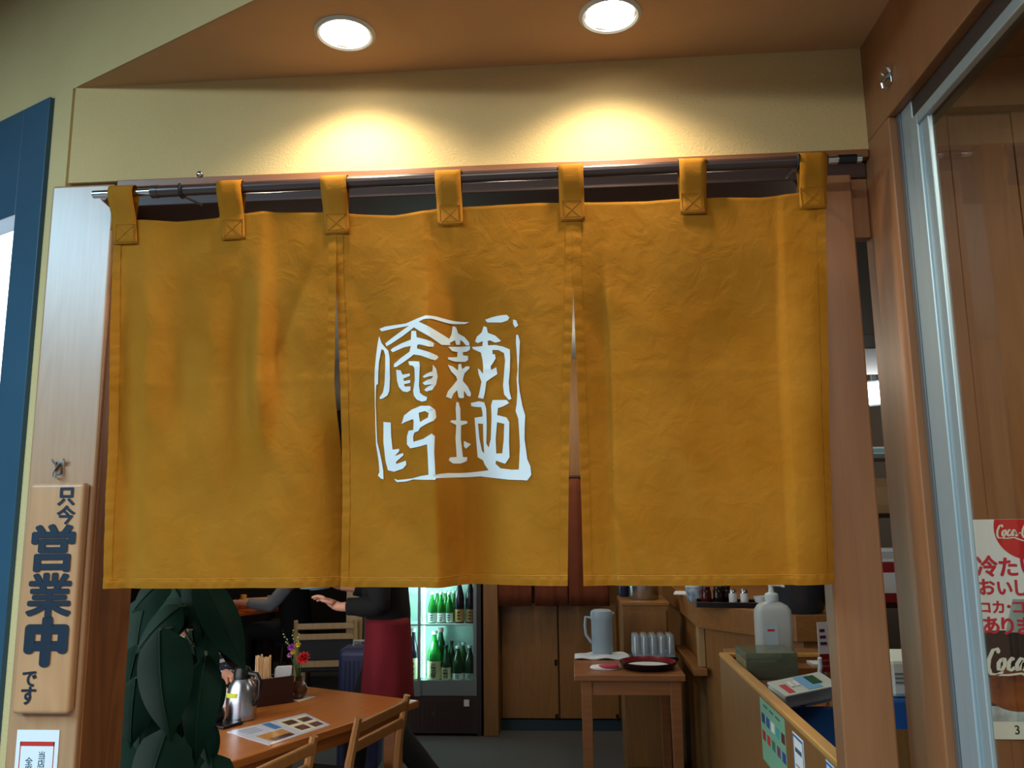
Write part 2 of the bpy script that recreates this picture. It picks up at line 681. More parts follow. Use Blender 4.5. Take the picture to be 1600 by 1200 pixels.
DALU = mat('shaded_aluminium', (104, 108, 112), .45, .4)
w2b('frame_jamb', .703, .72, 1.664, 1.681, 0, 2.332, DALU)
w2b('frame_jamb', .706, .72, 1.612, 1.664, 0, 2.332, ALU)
w2b('frame_head', .708, .76, -.6, 1.640, 2.287, 2.332, mat('head_recess_shade', (66, 56, 52), .5, .2))  # shade of the recess put into the head's dark colour
w2b('sash_stile', .698, .712, 1.575, 1.609, .05, 2.285, ALU)
w2b('sash_stile', .703, .712, 1.538, 1.575, .05, 2.285, ALU)
w2b('sash_rail', .698, .712, -.6, 1.575, 2.262, 2.285, ALU)
w2b('sash_rail', .698, .712, -.6, 1.575, .05, .11, ALU)
w2b('pane', .7085, .7095, -.6, 1.540, .11, 2.263, PANE, 0)
# wooden inside of the display case: end wall of boards facing the corridor
for k in range(6):
    x0_ = .7215 + k * .138
    w2b('end_board', x0_, x0_ + .1375, 1.790 + .002 * (k % 2), 1.815, .02, 2.50, BACKWOOD, .002)
w2b('end_beam', .7215, 1.55, 1.755, 1.789, 2.385, 2.50, BACKWOOD, .003)
w2b('case_back', 1.55, 1.57, -.6, 1.815, .02, 2.52, BACKWOOD, .002)
w2b('case_top', .76, 1.55, -.6, 1.79, 2.50, 2.52, BACKWOOD, .002)
w2b('case_floor', .72, 1.55, -.6, 1.79, .0, .02, BACKWOOD, .002)

# shop interior shell
struct(MB().box(-1.66, 1.9, 6.30, 6.4, 0, 2.72).build('wall_back', SHOPWOOD), 'brown wooden wall behind fridge and cupboards', 'wall')
struct(MB().box(-6, -1.66, 9.0, 9.1, 0, 2.72).build('wall_dining_back', DARKWALL), 'dark far wall of the dining room', 'wall')
struct(MB().box(-1.72, -1.66, 6.30, 9.0, 0, 2.72).build('wall_dining_side', DARKWALL), 'dark side wall beyond the fridge', 'wall')
struct(MB().box(-6.1, -6, -5, 9.1, 0, 3.05).build('wall_far_left', DARKWALL), 'dark outer wall at the far left', 'wall')
struct(MB().box(1.9, 2.0, 1.87, 6.4, 0, 2.72).build('wall_kitchen', mat('kitchen_wall', (70, 66, 62), .7)), 'dark kitchen wall behind the counter', 'wall')
struct(MB().box(.735, 1.9, 1.87, 1.92, 0, 2.72).build('wall_shop_front', SHOPWOOD), 'inner side of the shop front right of the doorway', 'wall')
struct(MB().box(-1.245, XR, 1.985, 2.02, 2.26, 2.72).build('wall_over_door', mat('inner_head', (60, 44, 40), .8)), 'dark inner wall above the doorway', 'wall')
# wooden pilasters either side of the fridge
pl_l = atY(540, 1000, 5.98).x
pl_r = atY(565, 1000, 5.98).x
struct(MB().box(pl_l, pl_r, 5.98, 6.30, 0, 2.72).build('trim_6', PALEWOOD, bevel=.004), 'tan wooden pilaster left of the bottle fridge', 'pilaster')
struct(MB().box(atY(755, 1000, 6.0).x, atY(778, 1000, 6.0).x, 6.0, 6.30, 0, 2.72).build('trim_7', SHOPWOOD, bevel=.004),
       'brown wooden pilaster right of the bottle fridge', 'pilaster')
struct(MB().box(-.55, .6, 6.17, 6.30, 0, .075).build('baseboard_back', mat('baseboard_blue', (34, 54, 66), .5)),
       'blue-grey baseboard under the back cupboards', 'baseboard')

# ------------------------------------------------------------------ downlights
RING = mat('lamp_ring', (205, 205, 198), .4)
CUP = mat('lamp_reflector', (240, 240, 240), .2)
BULB = mat('lamp_bulb', (255, 250, 240), .4, emit=14)
for i, L in enumerate(LAMPS):
    t = empty('downlight', L)
    tag(t, 'lit round recessed downlight, %s of the pair in the ochre soffit' % ('left one' if i == 0 else 'right one'), 'lamp', 'downlights in the soffit')
    MB().lathe([(.055, .0), (.055, -.006), (.060, -.009), (.067, -.004), (.068, .001), (.055, .0)], n=40, caps=False).build('trim_ring', RING, t, True)
    MB().lathe([(.0555, .0), (.050, .035), (.040, .07), (.02, .085), (.0, .086)], n=32, caps=False).build('reflector', CUP, t, True)
    MB().lathe([(.0, .006), (.025, .009), (.040, .018), (.044, .030), (.036, .05), (.02, .06), (0, .062)], n=28, caps=False).build('bulb', BULB, t, True)
    l = bpy.data.lights.new('downlight_beam', 'SPOT')
    l.energy, l.color = 14, (1.0, .88, .66)
    l.spot_size, l.spot_blend, l.shadow_soft_size = R(132), .7, .035
    lo = bpy.data.objects.new('downlight_beam', l)
    COL.objects.link(lo)
    lo.location = L + Vector((0, 0, -.012))

# ================================================================== NOREN (shop curtain) AND POLE
NY = 1.70
RODZ = lambda x: 2.2445 + (x + .2) * .006
EDGES = [  # per panel: left and right edge as (pixel x, pixel y) from top to bottom
    ([(178, 345), (176, 480), (172, 600), (165, 800), (160, 920)], [(525.8, 334), (525.6, 440), (522.5, 600), (526, 800), (528, 916)]),
    ([(523.6, 334), (523.8, 440), (530, 600), (533, 800), (531, 916)], [(896.8, 314), (896.6, 420), (890, 650), (888, 800), (887, 914)]),
    ([(894.6, 314), (894.8, 420), (904, 650), (909, 800), (912, 919)], [(1288, 294), (1292, 420), (1300, 650), (1307, 800), (1312, 912)]),
]
EDGEW = []
for l_, r_ in EDGES:
    EDGEW.append(tuple(sorted((( -p.z, p.x) for p in (atY(x, y, NY) for x, y in e))) for e in (l_, r_)))
ZTOP, ZBOT = 2.1745, 1.3635
FOLDS = [
    [(0, (0, 0, 0)), (.07, (.002, .012, .014)), (.16, (0, .001, .005)), (.30, (.006, .017, .004)), (.45, (.003, .002, 0)),
     (.58, (0, .011, .003)), (.655, (-.002, -.012, .002)), (.685, (-.002, -.012, .001)), (.74, (.005, .010, .001)), (.86, (.003, .004, .006)), (.93, (.002, .004, .018)), (1, (0, 0, .040))],
    [(-.1, (0, .006, .006)), (0, (0, .006, .006)), (.12, (.004, .006, .003)), (.28, (.002, -.003, -.006)), (.375, (-.004, -.012, -.018)), (.40, (0, -.006, -.010)),
     (.46, (.004, .014, .040)), (.52, (.004, .020, .055)), (.68, (.003, .012, .030)), (.85, (.002, .004, .010)), (1.0, (0, 0, .002)), (1.1, (0, 0, .002))],
    [(0, (0, .002, .002)), (.06, (.002, .008, .008)), (.125, (.002, .012, .012)), (.14, (.002, .003, .004)), (.35, (.0, -.002, -.003)), (.6, (.004, .010, .0)),
     (.815, (.006, .010, .006)), (.835, (.003, .002, -.004)), (.93, (.002, -.002, .002)), (1, (.0, .006, .024))],
]
SAG = [
    [(0, 0), (.12, 0), (.28, -.006), (.45, -.003), (.55, .003), (.68, .008), (.9, .002), (1, 0)],
    [(0, 0), (.1, -.006), (.25, -.012), (.38, -.006), (.45, .002), (.6, .002), (.85, .004), (1, 0)],
    [(0, .002), (.1, .0), (.3, -.003), (.45, .001), (.6, .001), (.75, -.002), (.9, .004), (1, .002)],
]
CREASE = [atY(300, 598, NY).z, atY(700, 574, NY).z, atY(1100, 577, NY).z]


def cloth_y(k, s, z, x):
    t = (ZTOP - z) / (ZTOP - ZBOT)
    sq = s - (.065 * t if k == 1 else (.03 * (t - .3) if k == 0 else 0))
    d0 = smooth_tab([(a, v[0]) for a, v in FOLDS[k]], sq)
    d1 = smooth_tab([(a, v[1]) for a, v in FOLDS[k]], sq)
    d2 = smooth_tab([(a, v[2]) for a, v in FOLDS[k]], sq)
    if t < .45:
        d = d0 + (d1 - d0) * smooth(0.02, .45, t)
    else:
        d = d1 + (d2 - d1) * (smooth(.45, .72, t) if k == 0 else smooth(.45, 1.0, t))
    d *= 1.0 + (.55 if k == 0 else 1.0) * smooth(.1, .4, t) * (1 - .6 * smooth(.6, 1, t))
    amp = smooth(.03, .3, t)
    d += amp * .008 * noise.noise(Vector((x * 7 + z * 4, z * 2.2 - x * 2, k * 5.1)))
    d += amp * .0022 * noise.noise(Vector((x * 24 + z * 12, z * 9 - x * 8, k * 3.3)))
    d -= (.0011 + .0008 * noise.noise(Vector((x * 9, 3, k)))) * math.exp(-abs(z - CREASE[k]) / .006)
    if k == 2:   # diagonal crease low on the right panel, two long pressed folds
        u = (x - .075) - (1.54 - z) * .36
        if z < 1.545:
            d += .005 * math.exp(-abs(u) / .004) * smooth(1.545, 1.5, z)
    if k == 0:
        u = (x + .66) + (1.80 - z) * -.0 + max(0, z - 1.80) * -.38
        if z > 1.78:
            d += .008 * math.exp(-abs(u) / .02) * smooth(1.78, 1.86, z) * smooth(2.14, 2.0, z)
    return NY + d


def edge(k, side, z):
    return lerp_tab(EDGEW[k][side], -z)


def cloth_pt(k, s, t, off=0):
    zt = ZTOP + lerp_tab(SAG[k], s) * 1.0
    z = zt + (ZBOT - zt) * t
    x0, x1 = edge(k, 0, z), edge(k, 1, z)
    x = x0 + (x1 - x0) * s
    return Vector((x, cloth_y(k, s, z, x) + off, z))


def cloth_at(x, z, off=0):
    for k in range(3):
        x0, x1 = edge(k, 0, z), edge(k, 1, z)
        if x <= x1 + (.004 if k < 2 else 9):
            break
    s = (x - x0) / (x1 - x0)
    return Vector((x, cloth_y(k, s, z, x) + off, z))


nr = empty('noren_curtain', (0, NY, RODZ(0)))
tag(nr, 'mustard orange cotton shop curtain in three panels with white brush emblem', 'curtain')


def nbuild(mb, name, m, parent=None, **kw):
    """world-space mesh placed under the curtain (or under one of its parts)"""
    o = mb.build(name, m, None, **kw)
    o.parent = parent or nr
    if parent is None:
        o.matrix_parent_inverse = Matrix.Translation(nr.location).inverted()
    return o


panels = []
for k in range(3):
    p = nbuild(MB().grid(lambda s, t, k=k: cloth_pt(k, s, t), 96, 110), 'cloth_panel', NOREN, smooth='all', solid=.0016)
    panels.append(p)
    # stitched hems: bottom and both sides, slightly puckered
    def hem_pt(u, v, k=k):
        b = cloth_pt(k, u, .976 + .0245 * v, 0)
        b.y -= .0022 + .0030 * math.sin(math.pi * min(1, v + .15)) * abs(math.sin(u * 42 + 2 * math.sin(u * 13)))
        return b
    nbuild(MB().grid(hem_pt, 160, 4), 'bottom_hem', NOREN, p, smooth='all')
    nbuild(MB().tube([hem_pt(i / 120, .0) + Vector((0, -.0006, 0)) for i in range(121)], .0005, 5), 'hem_stitch', HEMTHREAD, p)
    for side in (0, 1):
        def side_pt(u, v, k=k, side=side):
            w = .034
            s = u * w if side == 0 else 1 - u * w
            b = cloth_pt(k, s, .02 + .965 * v, 0)
            b.y -= .0015 + .0011 * abs(math.sin(v * 75 + 1.5 * math.sin(v * 17)))
            return b
        nbuild(MB().grid(side_pt, 2, 160), 'side_hem', NOREN, p, smooth='all')

# hanging tabs over the pole, each with a stitched cross
TABS = [(175, 213, 383), (343, 381, 376), (504, 544, 367), (681, 721, 354), (872, 911, 347), (1059, 1101, 336), (1245, 1288, 328)]
TR = .0168
for i, (xa, xb, yb) in enumerate(TABS):
    x0 = atY(xa, yb - 90, NY).x
    x1 = atY(xb, yb - 90, NY).x
    x0b = atY(xa + 4, yb, NY).x
    x1b = atY(xb + 3, yb, NY).x
    zb = atY(xa, yb, NY).z
    rz = RODZ((x0 + x1) / 2)
    prof = [(NY + .006, ZTOP - .02), (NY + .012, ZTOP + .03)]
    for a in range(0, 181, 20):
        prof.append((NY + TR * math.cos(R(a)), rz + TR * math.sin(R(a))))
    ztop_patch = ZTOP - .002
    rows = [[Vector((x0 + (x1 - x0) * u, y, z)) for u in (0, .25, .5, .75, 1)] for y, z in prof]
    n_ = 10
    for j in range(1, n_ + 1):
        z = rz - (rz - zb) * j / n_
        kx = j / n_
        row = []
        for u in (0, .25, .5, .75, 1):
            x = (x0 + (x0b - x0) * kx) * (1 - u) + (x1 + (x1b - x1) * kx) * u
            yc = cloth_at(min(x, .545), min(z, ZTOP)).y - .0035
            kk = smooth(rz - .01, ZTOP - .005, z)
            row.append(Vector((x, (NY - TR) * (1 - kk) + min(yc, NY - .004) * kk, z)))
        rows.append(row)
    mb = MB()
    vs = [v for r in rows for v in r]
    mb.add(vs, [(j * 5 + q, j * 5 + q + 1, (j + 1) * 5 + q + 1, (j + 1) * 5 + q) for j in range(len(rows) - 1) for q in range(4)])
    tb = nbuild(mb, 'hanging_tab', NOREN, smooth='all', solid=.0014)
    # stitching: a square with a cross, drawn as thin raised thread
    zt2 = zb + .046
    ins = .005
    A, B = Vector((x0b + ins, 0, zb + ins)), Vector((x1b - ins, 0, zb + ins))
    Cc, D = Vector((x1b - ins - .002, 0, zt2)), Vector((x0b + ins - .002, 0, zt2))

    def on(v):
        yc = min(cloth_at(min(v.x, .545), min(v.z, ZTOP)).y - .0035, NY - .004)
        kk = smooth(rz - .01, ZTOP - .005, v.z)
        return Vector((v.x, (NY - TR) * (1 - kk) + yc * kk - .0011, v.z))
    st = MB()
    for a, b in ((A, B), (B, Cc), (Cc, D), (D, A), (A, Cc), (B, D)):
        st.tube([on(a.lerp(b, q / 6)) for q in range(7)], .00055, 5)
    nbuild(st, 'stitching', THREAD, tb)

# white brush emblem, traced stroke by stroke (coordinates on a 4x enlargement of the emblem)
STROKES = [
 [(126,170),(165,158),(300,147),(350,132),(430,107),(490,103),(600,112),(684,117),(655,127),(560,131),(470,124),(420,130),(385,145),(345,160),(300,165),(200,178),(140,187)],
 [(345,148),(385,143),(450,175),(530,212),(562,228),(565,265),(520,276),(450,235),(390,200),(345,168)],
 [(345,150),(300,175),(220,225),(165,262),(172,282),(200,270),(280,225),(345,182),(385,160)],
 [(124,215),(140,260),(160,285),(185,310),(195,360),(197,480),(192,560),(180,590),(150,608),(130,612),(128,600),(150,570),(160,520),(166,420),(165,340),(155,305),(140,300),(125,380),(120,450),(118,520),(108,520),(104,560),(102,640),(106,760),(112,880),(125,930),(140,1000),(150,1060),(152,1115),(135,1110),(115,1090),(125,1070),(120,1000),(105,900),(100,780),(97,640),(95,480),(98,420),(105,340),(115,260)],
 [(338,195),(370,200),(375,240),(465,268),(482,275),(478,300),(455,303),(390,285),(378,290),(378,310),(420,325),(500,350),(505,360),(490,382),(465,380),(400,355),(355,345),(300,380),(240,415),(222,415),(225,395),(270,360),(325,325),(335,290),(290,295),(215,322),(200,308),(215,295),(270,270),(335,250)],
 [(318,385),(345,385),(392,392),(397,420),(393,480),(390,540),(397,585),(415,600),(445,615),(440,635),(410,640),(375,625),(355,600),(350,570),(362,500),(360,430),(350,415),(325,408)],
 [(238,432),(268,438),(280,465),(328,460),(330,475),(285,490),(290,505),(330,500),(332,518),(290,525),(295,540),(332,540),(332,565),(310,575),(280,568),(255,540),(243,500)],
 [(478,412),(495,435),(502,480),(495,530),(475,570),(440,580),(425,568),(445,552),(475,535),(430,540),(414,525),(440,510),(470,500),(480,482),(425,495),(415,485),(440,470),(475,455)],
 [(580,143),(600,148),(612,185),(650,205),(680,240),(682,258),(660,258),(640,235),(625,225),(622,255),(600,258),(592,230),(565,250),(548,262),(556,235),(572,200)],
 [(555,278),(600,270),(686,262),(684,285),(665,297),(640,300),(640,320),(672,325),(672,350),(655,362),(590,365),(555,358),(553,345),(605,335),(607,303),(575,300)],
 [(552,392),(580,398),(610,420),(612,380),(628,375),(635,410),(660,390),(682,392),(680,405),(650,435),(640,470),(640,485),(670,520),(690,560),(688,582),(668,578),(645,545),(645,590),(625,595),(612,590),(605,545),(585,570),(572,605),(545,598),(555,560),(590,505),(605,480),(600,460),(570,430)],
 [(775,143),(795,150),(803,185),(850,205),(888,240),(870,245),(850,248),(815,232),(800,235),(803,262),(850,262),(900,275),(943,295),(945,340),(942,430),(935,500),(940,560),(952,605),(935,610),(905,575),(898,520),(905,440),(912,360),(905,315),(870,295),(830,292),(832,320),(845,318),(852,345),(835,372),(818,395),(822,418),(855,402),(862,445),(820,470),(790,490),(780,560),(770,598),(735,590),(745,555),(758,490),(740,440),(735,405),(750,415),(768,440),(770,400),(765,350),(755,305),(705,282),(698,268),(765,265),(768,235),(735,245),(718,235),(730,205),(762,180)],
 [(785,105),(830,92),(890,83),(925,82),(943,100),(930,118),(890,128),(800,122)],
 [(965,112),(985,118),(998,150),(978,162),(965,140)],
 [(985,205),(998,210),(1008,250),(1003,330),(998,430),(998,500),(1005,560),(1015,610),(1022,650),(1040,710),(1036,790),(1035,860),(1045,930),(1052,985),(1072,1030),(1078,1085),(1052,1120),(1000,1116),(997,1050),(1000,1000),(1005,900),(1000,800),(995,730),(978,680),(985,640),(990,560),(986,480),(992,420),(988,330),(982,250)],
 [(222,1112),(245,1120),(340,1112),(400,1098),(455,1092),(500,1090),(560,1075),(700,1060),(800,1050),(880,1040),(950,1050),(1000,1050),(1002,1117),(930,1113),(830,1100),(740,1088),(600,1098),(500,1114),(496,1124),(420,1122),(350,1118),(300,1130),(240,1133),(228,1122)],
 [(152,755),(200,760),(203,850),(212,930),(255,925),(256,940),(225,970),(280,952),(285,965),(235,1005),(235,1020),(300,1000),(303,1025),(280,1050),(220,1068),(180,1058),(165,1000),(152,880)],
 [(272,772),(290,720),(340,685),(400,665),(460,668),(492,690),(498,735),(450,740),(455,712),(430,699),(388,708),(392,737),(350,745),(300,760)],
 [(350,745),(392,737),(398,765),(450,740),(498,735),(485,760),(440,780),(400,800),(385,822),(350,825),(355,760)],
 [(385,820),(358,830),(350,855),(352,885),(420,870),(475,840),(493,855),(490,950),(497,1095),(455,1100),(450,1000),(445,905),(400,915),(330,925),(308,900),(308,850),(320,815),(350,812)],
 [(600,620),(612,622),(622,660),(622,735),(660,735),(665,750),(625,765),(622,850),(632,965),(660,965),(655,990),(620,1008),(580,1012),(560,995),(565,975),(598,968),(592,850),(597,765),(565,750),(570,740),(597,735),(595,660)],
 [(640,862),(684,882),(650,912),(638,895)],
 [(688,622),(740,612),(775,620),(788,660),(790,760),(785,880),(800,905),(815,850),(822,720),(820,640),(830,608),(920,610),(937,630),(900,650),(865,660),(860,703),(858,750),(848,850),(850,945),(848,990),(845,1010),(880,1042),(800,1055),(770,1010),(760,985),(770,950),(765,850),(765,750),(762,680),(755,650),(720,648),(690,642)],
 [(710,715),(765,708),(767,755),(732,752),(740,850),(755,925),(772,945),(765,988),(725,965),(718,850)],
 [(858,703),(920,720),(938,750),(935,880),(938,970),(918,1000),(908,1012),(848,990),(850,945),(890,945),(900,860),(905,760),(857,748)],
]
bm = bmesh.new()
for S in STROKES:
    pts = []
    for a, b in S:
        p = atY(560 + a / 4, 470 + b / 4, NY)
        pts.append(Vector((p.x, 0, p.z)))
    vs = [bm.verts.new(p) for p in pts]
    for t in tessellate_polygon([pts]):
        try:
            bm.faces.new([vs[q] for q in t])
        except ValueError:
            pass
gx = [i * .008 - .46 for i in range(60)]
for x in gx:
    bmesh.ops.bisect_plane(bm, geom=bm.verts[:] + bm.edges[:] + bm.faces[:], plane_co=(x, 0, 0), plane_no=(1, 0, 0))
for i in range(28):
    bmesh.ops.bisect_plane(bm, geom=bm.verts[:] + bm.edges[:] + bm.faces[:], plane_co=(0, 0, 1.56 + i * .015), plane_no=(0, 0, 1))
for v in bm.verts:
    v.co = cloth_at(v.co.x, v.co.z, -.0032)
bmesh.ops.recalc_face_normals(bm, faces=bm.faces)
me = bpy.data.meshes.new('printed_emblem')
bm.to_mesh(me)
bm.free()
me.materials.append(NORENPRINT)
me.polygons.foreach_set('use_smooth', [True] * len(me.polygons))
eo = bpy.data.objects.new('printed_emblem', me)
COL.objects.link(eo)
eo.parent = panels[1]
tag(eo, 'white seal-script brush emblem in a rough square')

# pole: dark bamboo with steel tube ends, clamps and hooks
pl = empty('curtain_pole', (-.2, NY, RODZ(-.2)))
tag(pl, 'dark bamboo curtain pole with steel tube ends under the lintel', 'pole')


def pbuild(mb, name, m, **kw):
    o = mb.build(name, m, None, **kw)
    return under(o, pl)


def rodp(x):
    return Vector((x, NY, RODZ(x)))


xl, xl2 = atY(146, 307, NY).x, atY(240, 300, NY).x
xr, xr2 = atY(1345, 243, NY).x, atY(1292, 246, NY).x
seg_pts = [xl2 + (xr2 - xl2) * i / 40 for i in range(41)]
nodes = (.18, .46, .71)
rr = []
for i in range(41):
    u = i / 40
    rr.append(.0134 + .0010 * max(math.exp(-((u - nn) / .008) ** 2) for nn in nodes) + .0004 * math.sin(i * 1.7))
pbuild(MB().tube([rodp(x) for x in seg_pts], rr, 16), 'bamboo', BAMBOO, smooth=True)
pbuild(MB().tube([rodp(xl), rodp(xl2 + .01)], .0088, 16), 'steel_end', STEEL, smooth=True)
pbuild(MB().tube([rodp(xr2 - .01), rodp(xr)], .0092, 16), 'steel_end', STEEL, smooth=True)
pbuild(MB().tube([rodp(xl2 - .004), rodp(xl2 + .012)], .0146, 16), 'collar', BAMBOO, smooth=True)
pbuild(MB().tube([rodp(xr2 + .022), rodp(xr2 + .06)], .0105, 16), 'end_cap', BLACK, smooth=True)
for xp, yp in ((285, 296), (1245, 251)):
    xc = atY(xp, yp, NY).x
    c = rodp(xc)
    br = empty('pole_hook', c)
    tag(br, 'black rubber coated hook holding the %s end of the bamboo pole' % ('left' if xp < 500 else 'right'), 'hook', 'pole hooks')
    mbk = MB()
    ring = [c + Vector((.003 * math.sin(a), .0165 * math.cos(a), .0165 * math.sin(a))) - c for a in [R(q) for q in range(-200, 41, 20)]]
    mbk.tube([Vector((0, .0165 * math.cos(R(q)), .0165 * math.sin(R(q)))) for q in range(-215, 35, 15)], .0032, 8)
    mbk.build('hook_loop', RUBBER, br, True)
    MB().tube([(0, .013, -.010), (0, .05, -.004), (0, WY - .0045 - NY if xp < 500 else .095, .004)], .0028, 8).build('hook_shank', RUBBER, br, True)
    sc_ = MB()
    sc_.lathe([(0, 0), (.0075, .001), (.0085, .004), (.0075, .008), (.004, .011), (0, .0115)], n=14)
    if xp > 500:
        continue
    so_ = sc_.build('screw_head', CHROME, br, True)
    so_.location = (.012, .06, .052 - c.z + 2.2445 + .006) if xp < 500 else (-.012, .06, .045)
    so_.rotation_euler = (R(90), 0, 0)
# wooden peg under the left end of the pole, fixed to the post
pg = atY(168, 316, 1.76)
tag(MB().tube([(pg.x, WY, pg.z), (pg.x + .004, 1.735, pg.z + .002)], [.010, .008], 12).build('wooden_peg', LINTEL, None, True),
    'small brown wooden peg on the post under the pole end', 'peg')

# ================================================================== LEFT POST: HOOK, SIGN, NOTICE; RIGHT WALL CLIP


def clip(name, loc, rz, label):
    """small chrome spring clip: back plate, two ears, curled hook tongue"""
    t = empty(name, loc, rz)
    tag(t, label, 'hook')
    MB().box(-.011, .011, -.003, .0, -.016, .014).build('back_plate', CHROME, t, bevel=.001)
    for sx in (-1, 1):
        MB().tube([(sx * .010, -.003, .008), (sx * .013, -.008, .014), (sx * .014, -.012, .020)], [.004, .0035, .002], 8).build('ear', CHROME, t, True)
    MB().tube([(.004, -.003, .006), (.002, -.012, -.002), (-.001, -.017, -.012), (-.004, -.014, -.019), (-.006, -.006, -.021)], [.005, .005, .0042, .0035, .003], 8).build('hook_tongue', CHROME, t, True)
    MB().lathe([(0, 0), (.003, .001), (.003, .003), (0, .004)], n=10, M=Matrix.Rotation(R(90), 4, 'X')).build('screw', BLACK, t, True)
    return t


h = atY(94, 731, WY)
clip('wall_hook', (h.x, WY, h.z), 0, 'small chrome spring clip on the pale post above the wooden sign')
h = atX(1391, 121, XR)
clip('wall_hook', (XR, h.y, h.z), R(-90), 'small chrome spring clip on the brown wall above the window')

# hanging wooden sign
sg = empty('wooden_sign', (-1.155, WY - .0005, 1.095))
tag(sg, 'pale wooden plank sign with bold navy brush lettering on the left post', 'sign')
MB().box(-.065, .065, -.026, 0, 0, .495).build('board', SIGNWOOD, sg, bevel=.009, seg=4)
X_, Z_ = (1, 0, 0), (0, 0, 1)


def sgp(px_, py_):
    p = atY(px_, py_, WY - .027)
    return (p.x - sg.location.x, -.0272, p.z - sg.location.z)


for ch, xp, yp, size, off, sx in (('只', 104, 777, .044, .040, .95), ('今', 103, 807, .043, .036, 1.0),
                                  ('営', 82, 862, .106, .040, 1.06), ('業', 77, 935, .097, .036, 1.08),
                                  ('中', 72, 1008, .104, .080, 1.0), ('で', 46, 1062, .040, .030, .9), ('す', 44, 1089, .042, .030, .9)):
    text('lettering', ch, size, INK, sg, sgp(xp, yp), X_, Z_, 0, sx, fat=off)

# paper notice under the sign
n0, n1 = atY(28, 1140, WY), atY(94, 1140, WY)
nt_ = empty('paper_notice', ((n0.x + n1.x) / 2, WY - .0005, .80))
tag(nt_, 'white paper notice with a red border below the wooden sign', 'notice')
hw = (n1.x - n0.x) / 2
hz = n0.z - .80
MB().box(-hw, hw, -.0012, 0, 0, hz).build('sheet', PAPER, nt_)
bd = MB()
bx, bz0, bz1 = hw - .009, .03, hz - .024
bd.box(-bx, bx, -.0016, -.0012, bz1 - .009, bz1)
bd.box(-bx, -bx + .0018, -.0016, -.0012, bz0, bz1)
bd.box(bx - .0018, bx, -.0016, -.0012, bz0, bz1)
bd.box(-bx, bx, -.0016, -.0012, bz0, bz0 + .004)
bd.build('red_border', REDPRINT, nt_)
text('lettering', '当\n店\nは', .0175, mat('slate_print', (60, 90, 110), .7), nt_, (.012, -.0018, bz1 - .046), X_, Z_, .01, 1, spacing=.95)
text('lettering', '全\n席', .0175, MATS['slate_print'], nt_, (-.016, -.0018, bz1 - .050), X_, Z_, .01, 1, spacing=.95)

# ================================================================== POSTER IN THE DISPLAY WINDOW
PY = 1.788
pt0_ = atY(1512, 812, PY)
pb0_ = atY(1553, 1155, PY)
po = empty('drink_poster', (pt0_.x, PY, pb0_.z))
tag(po, 'white and red cola poster on the boards behind the window glass', 'poster')
PX, PZ = (1, 0, 0), (0, 0, 1)
PH = pt0_.z - pb0_.z
PW = .33
MB().box(0, PW, -.0008, .0005, 0, PH).build('sheet', PAPER, po)


def pz(px_, py_):
    p = atY(px_, py_, PY)
    return (p.x - po.location.x, -.0014, p.z - po.location.z)


RED = mat('cola_red', (206, 30, 38), .55)
PINKRED = mat('poster_letter_red', (204, 34, 60), .6)
OFFW = mat('poster_white', (232, 236, 226), .6)
dc = pz(1601, 826)
rad = .062
disc = []
for a in range(0, 360, 6):
    zz = dc[2] + rad * math.sin(R(a))
    if zz <= PH:
        disc.append((dc[0] + rad * math.cos(R(a)), -.0011, zz))
k0 = max(range(len(disc)), key=lambda i: (disc[i][2], -disc[i][0]))
disc.sort(key=lambda p: math.atan2(p[0] - dc[0], -(p[2] - dc[2])))
MB().add(disc, [tuple(range(len(disc)))]).build('red_disc', RED, po)


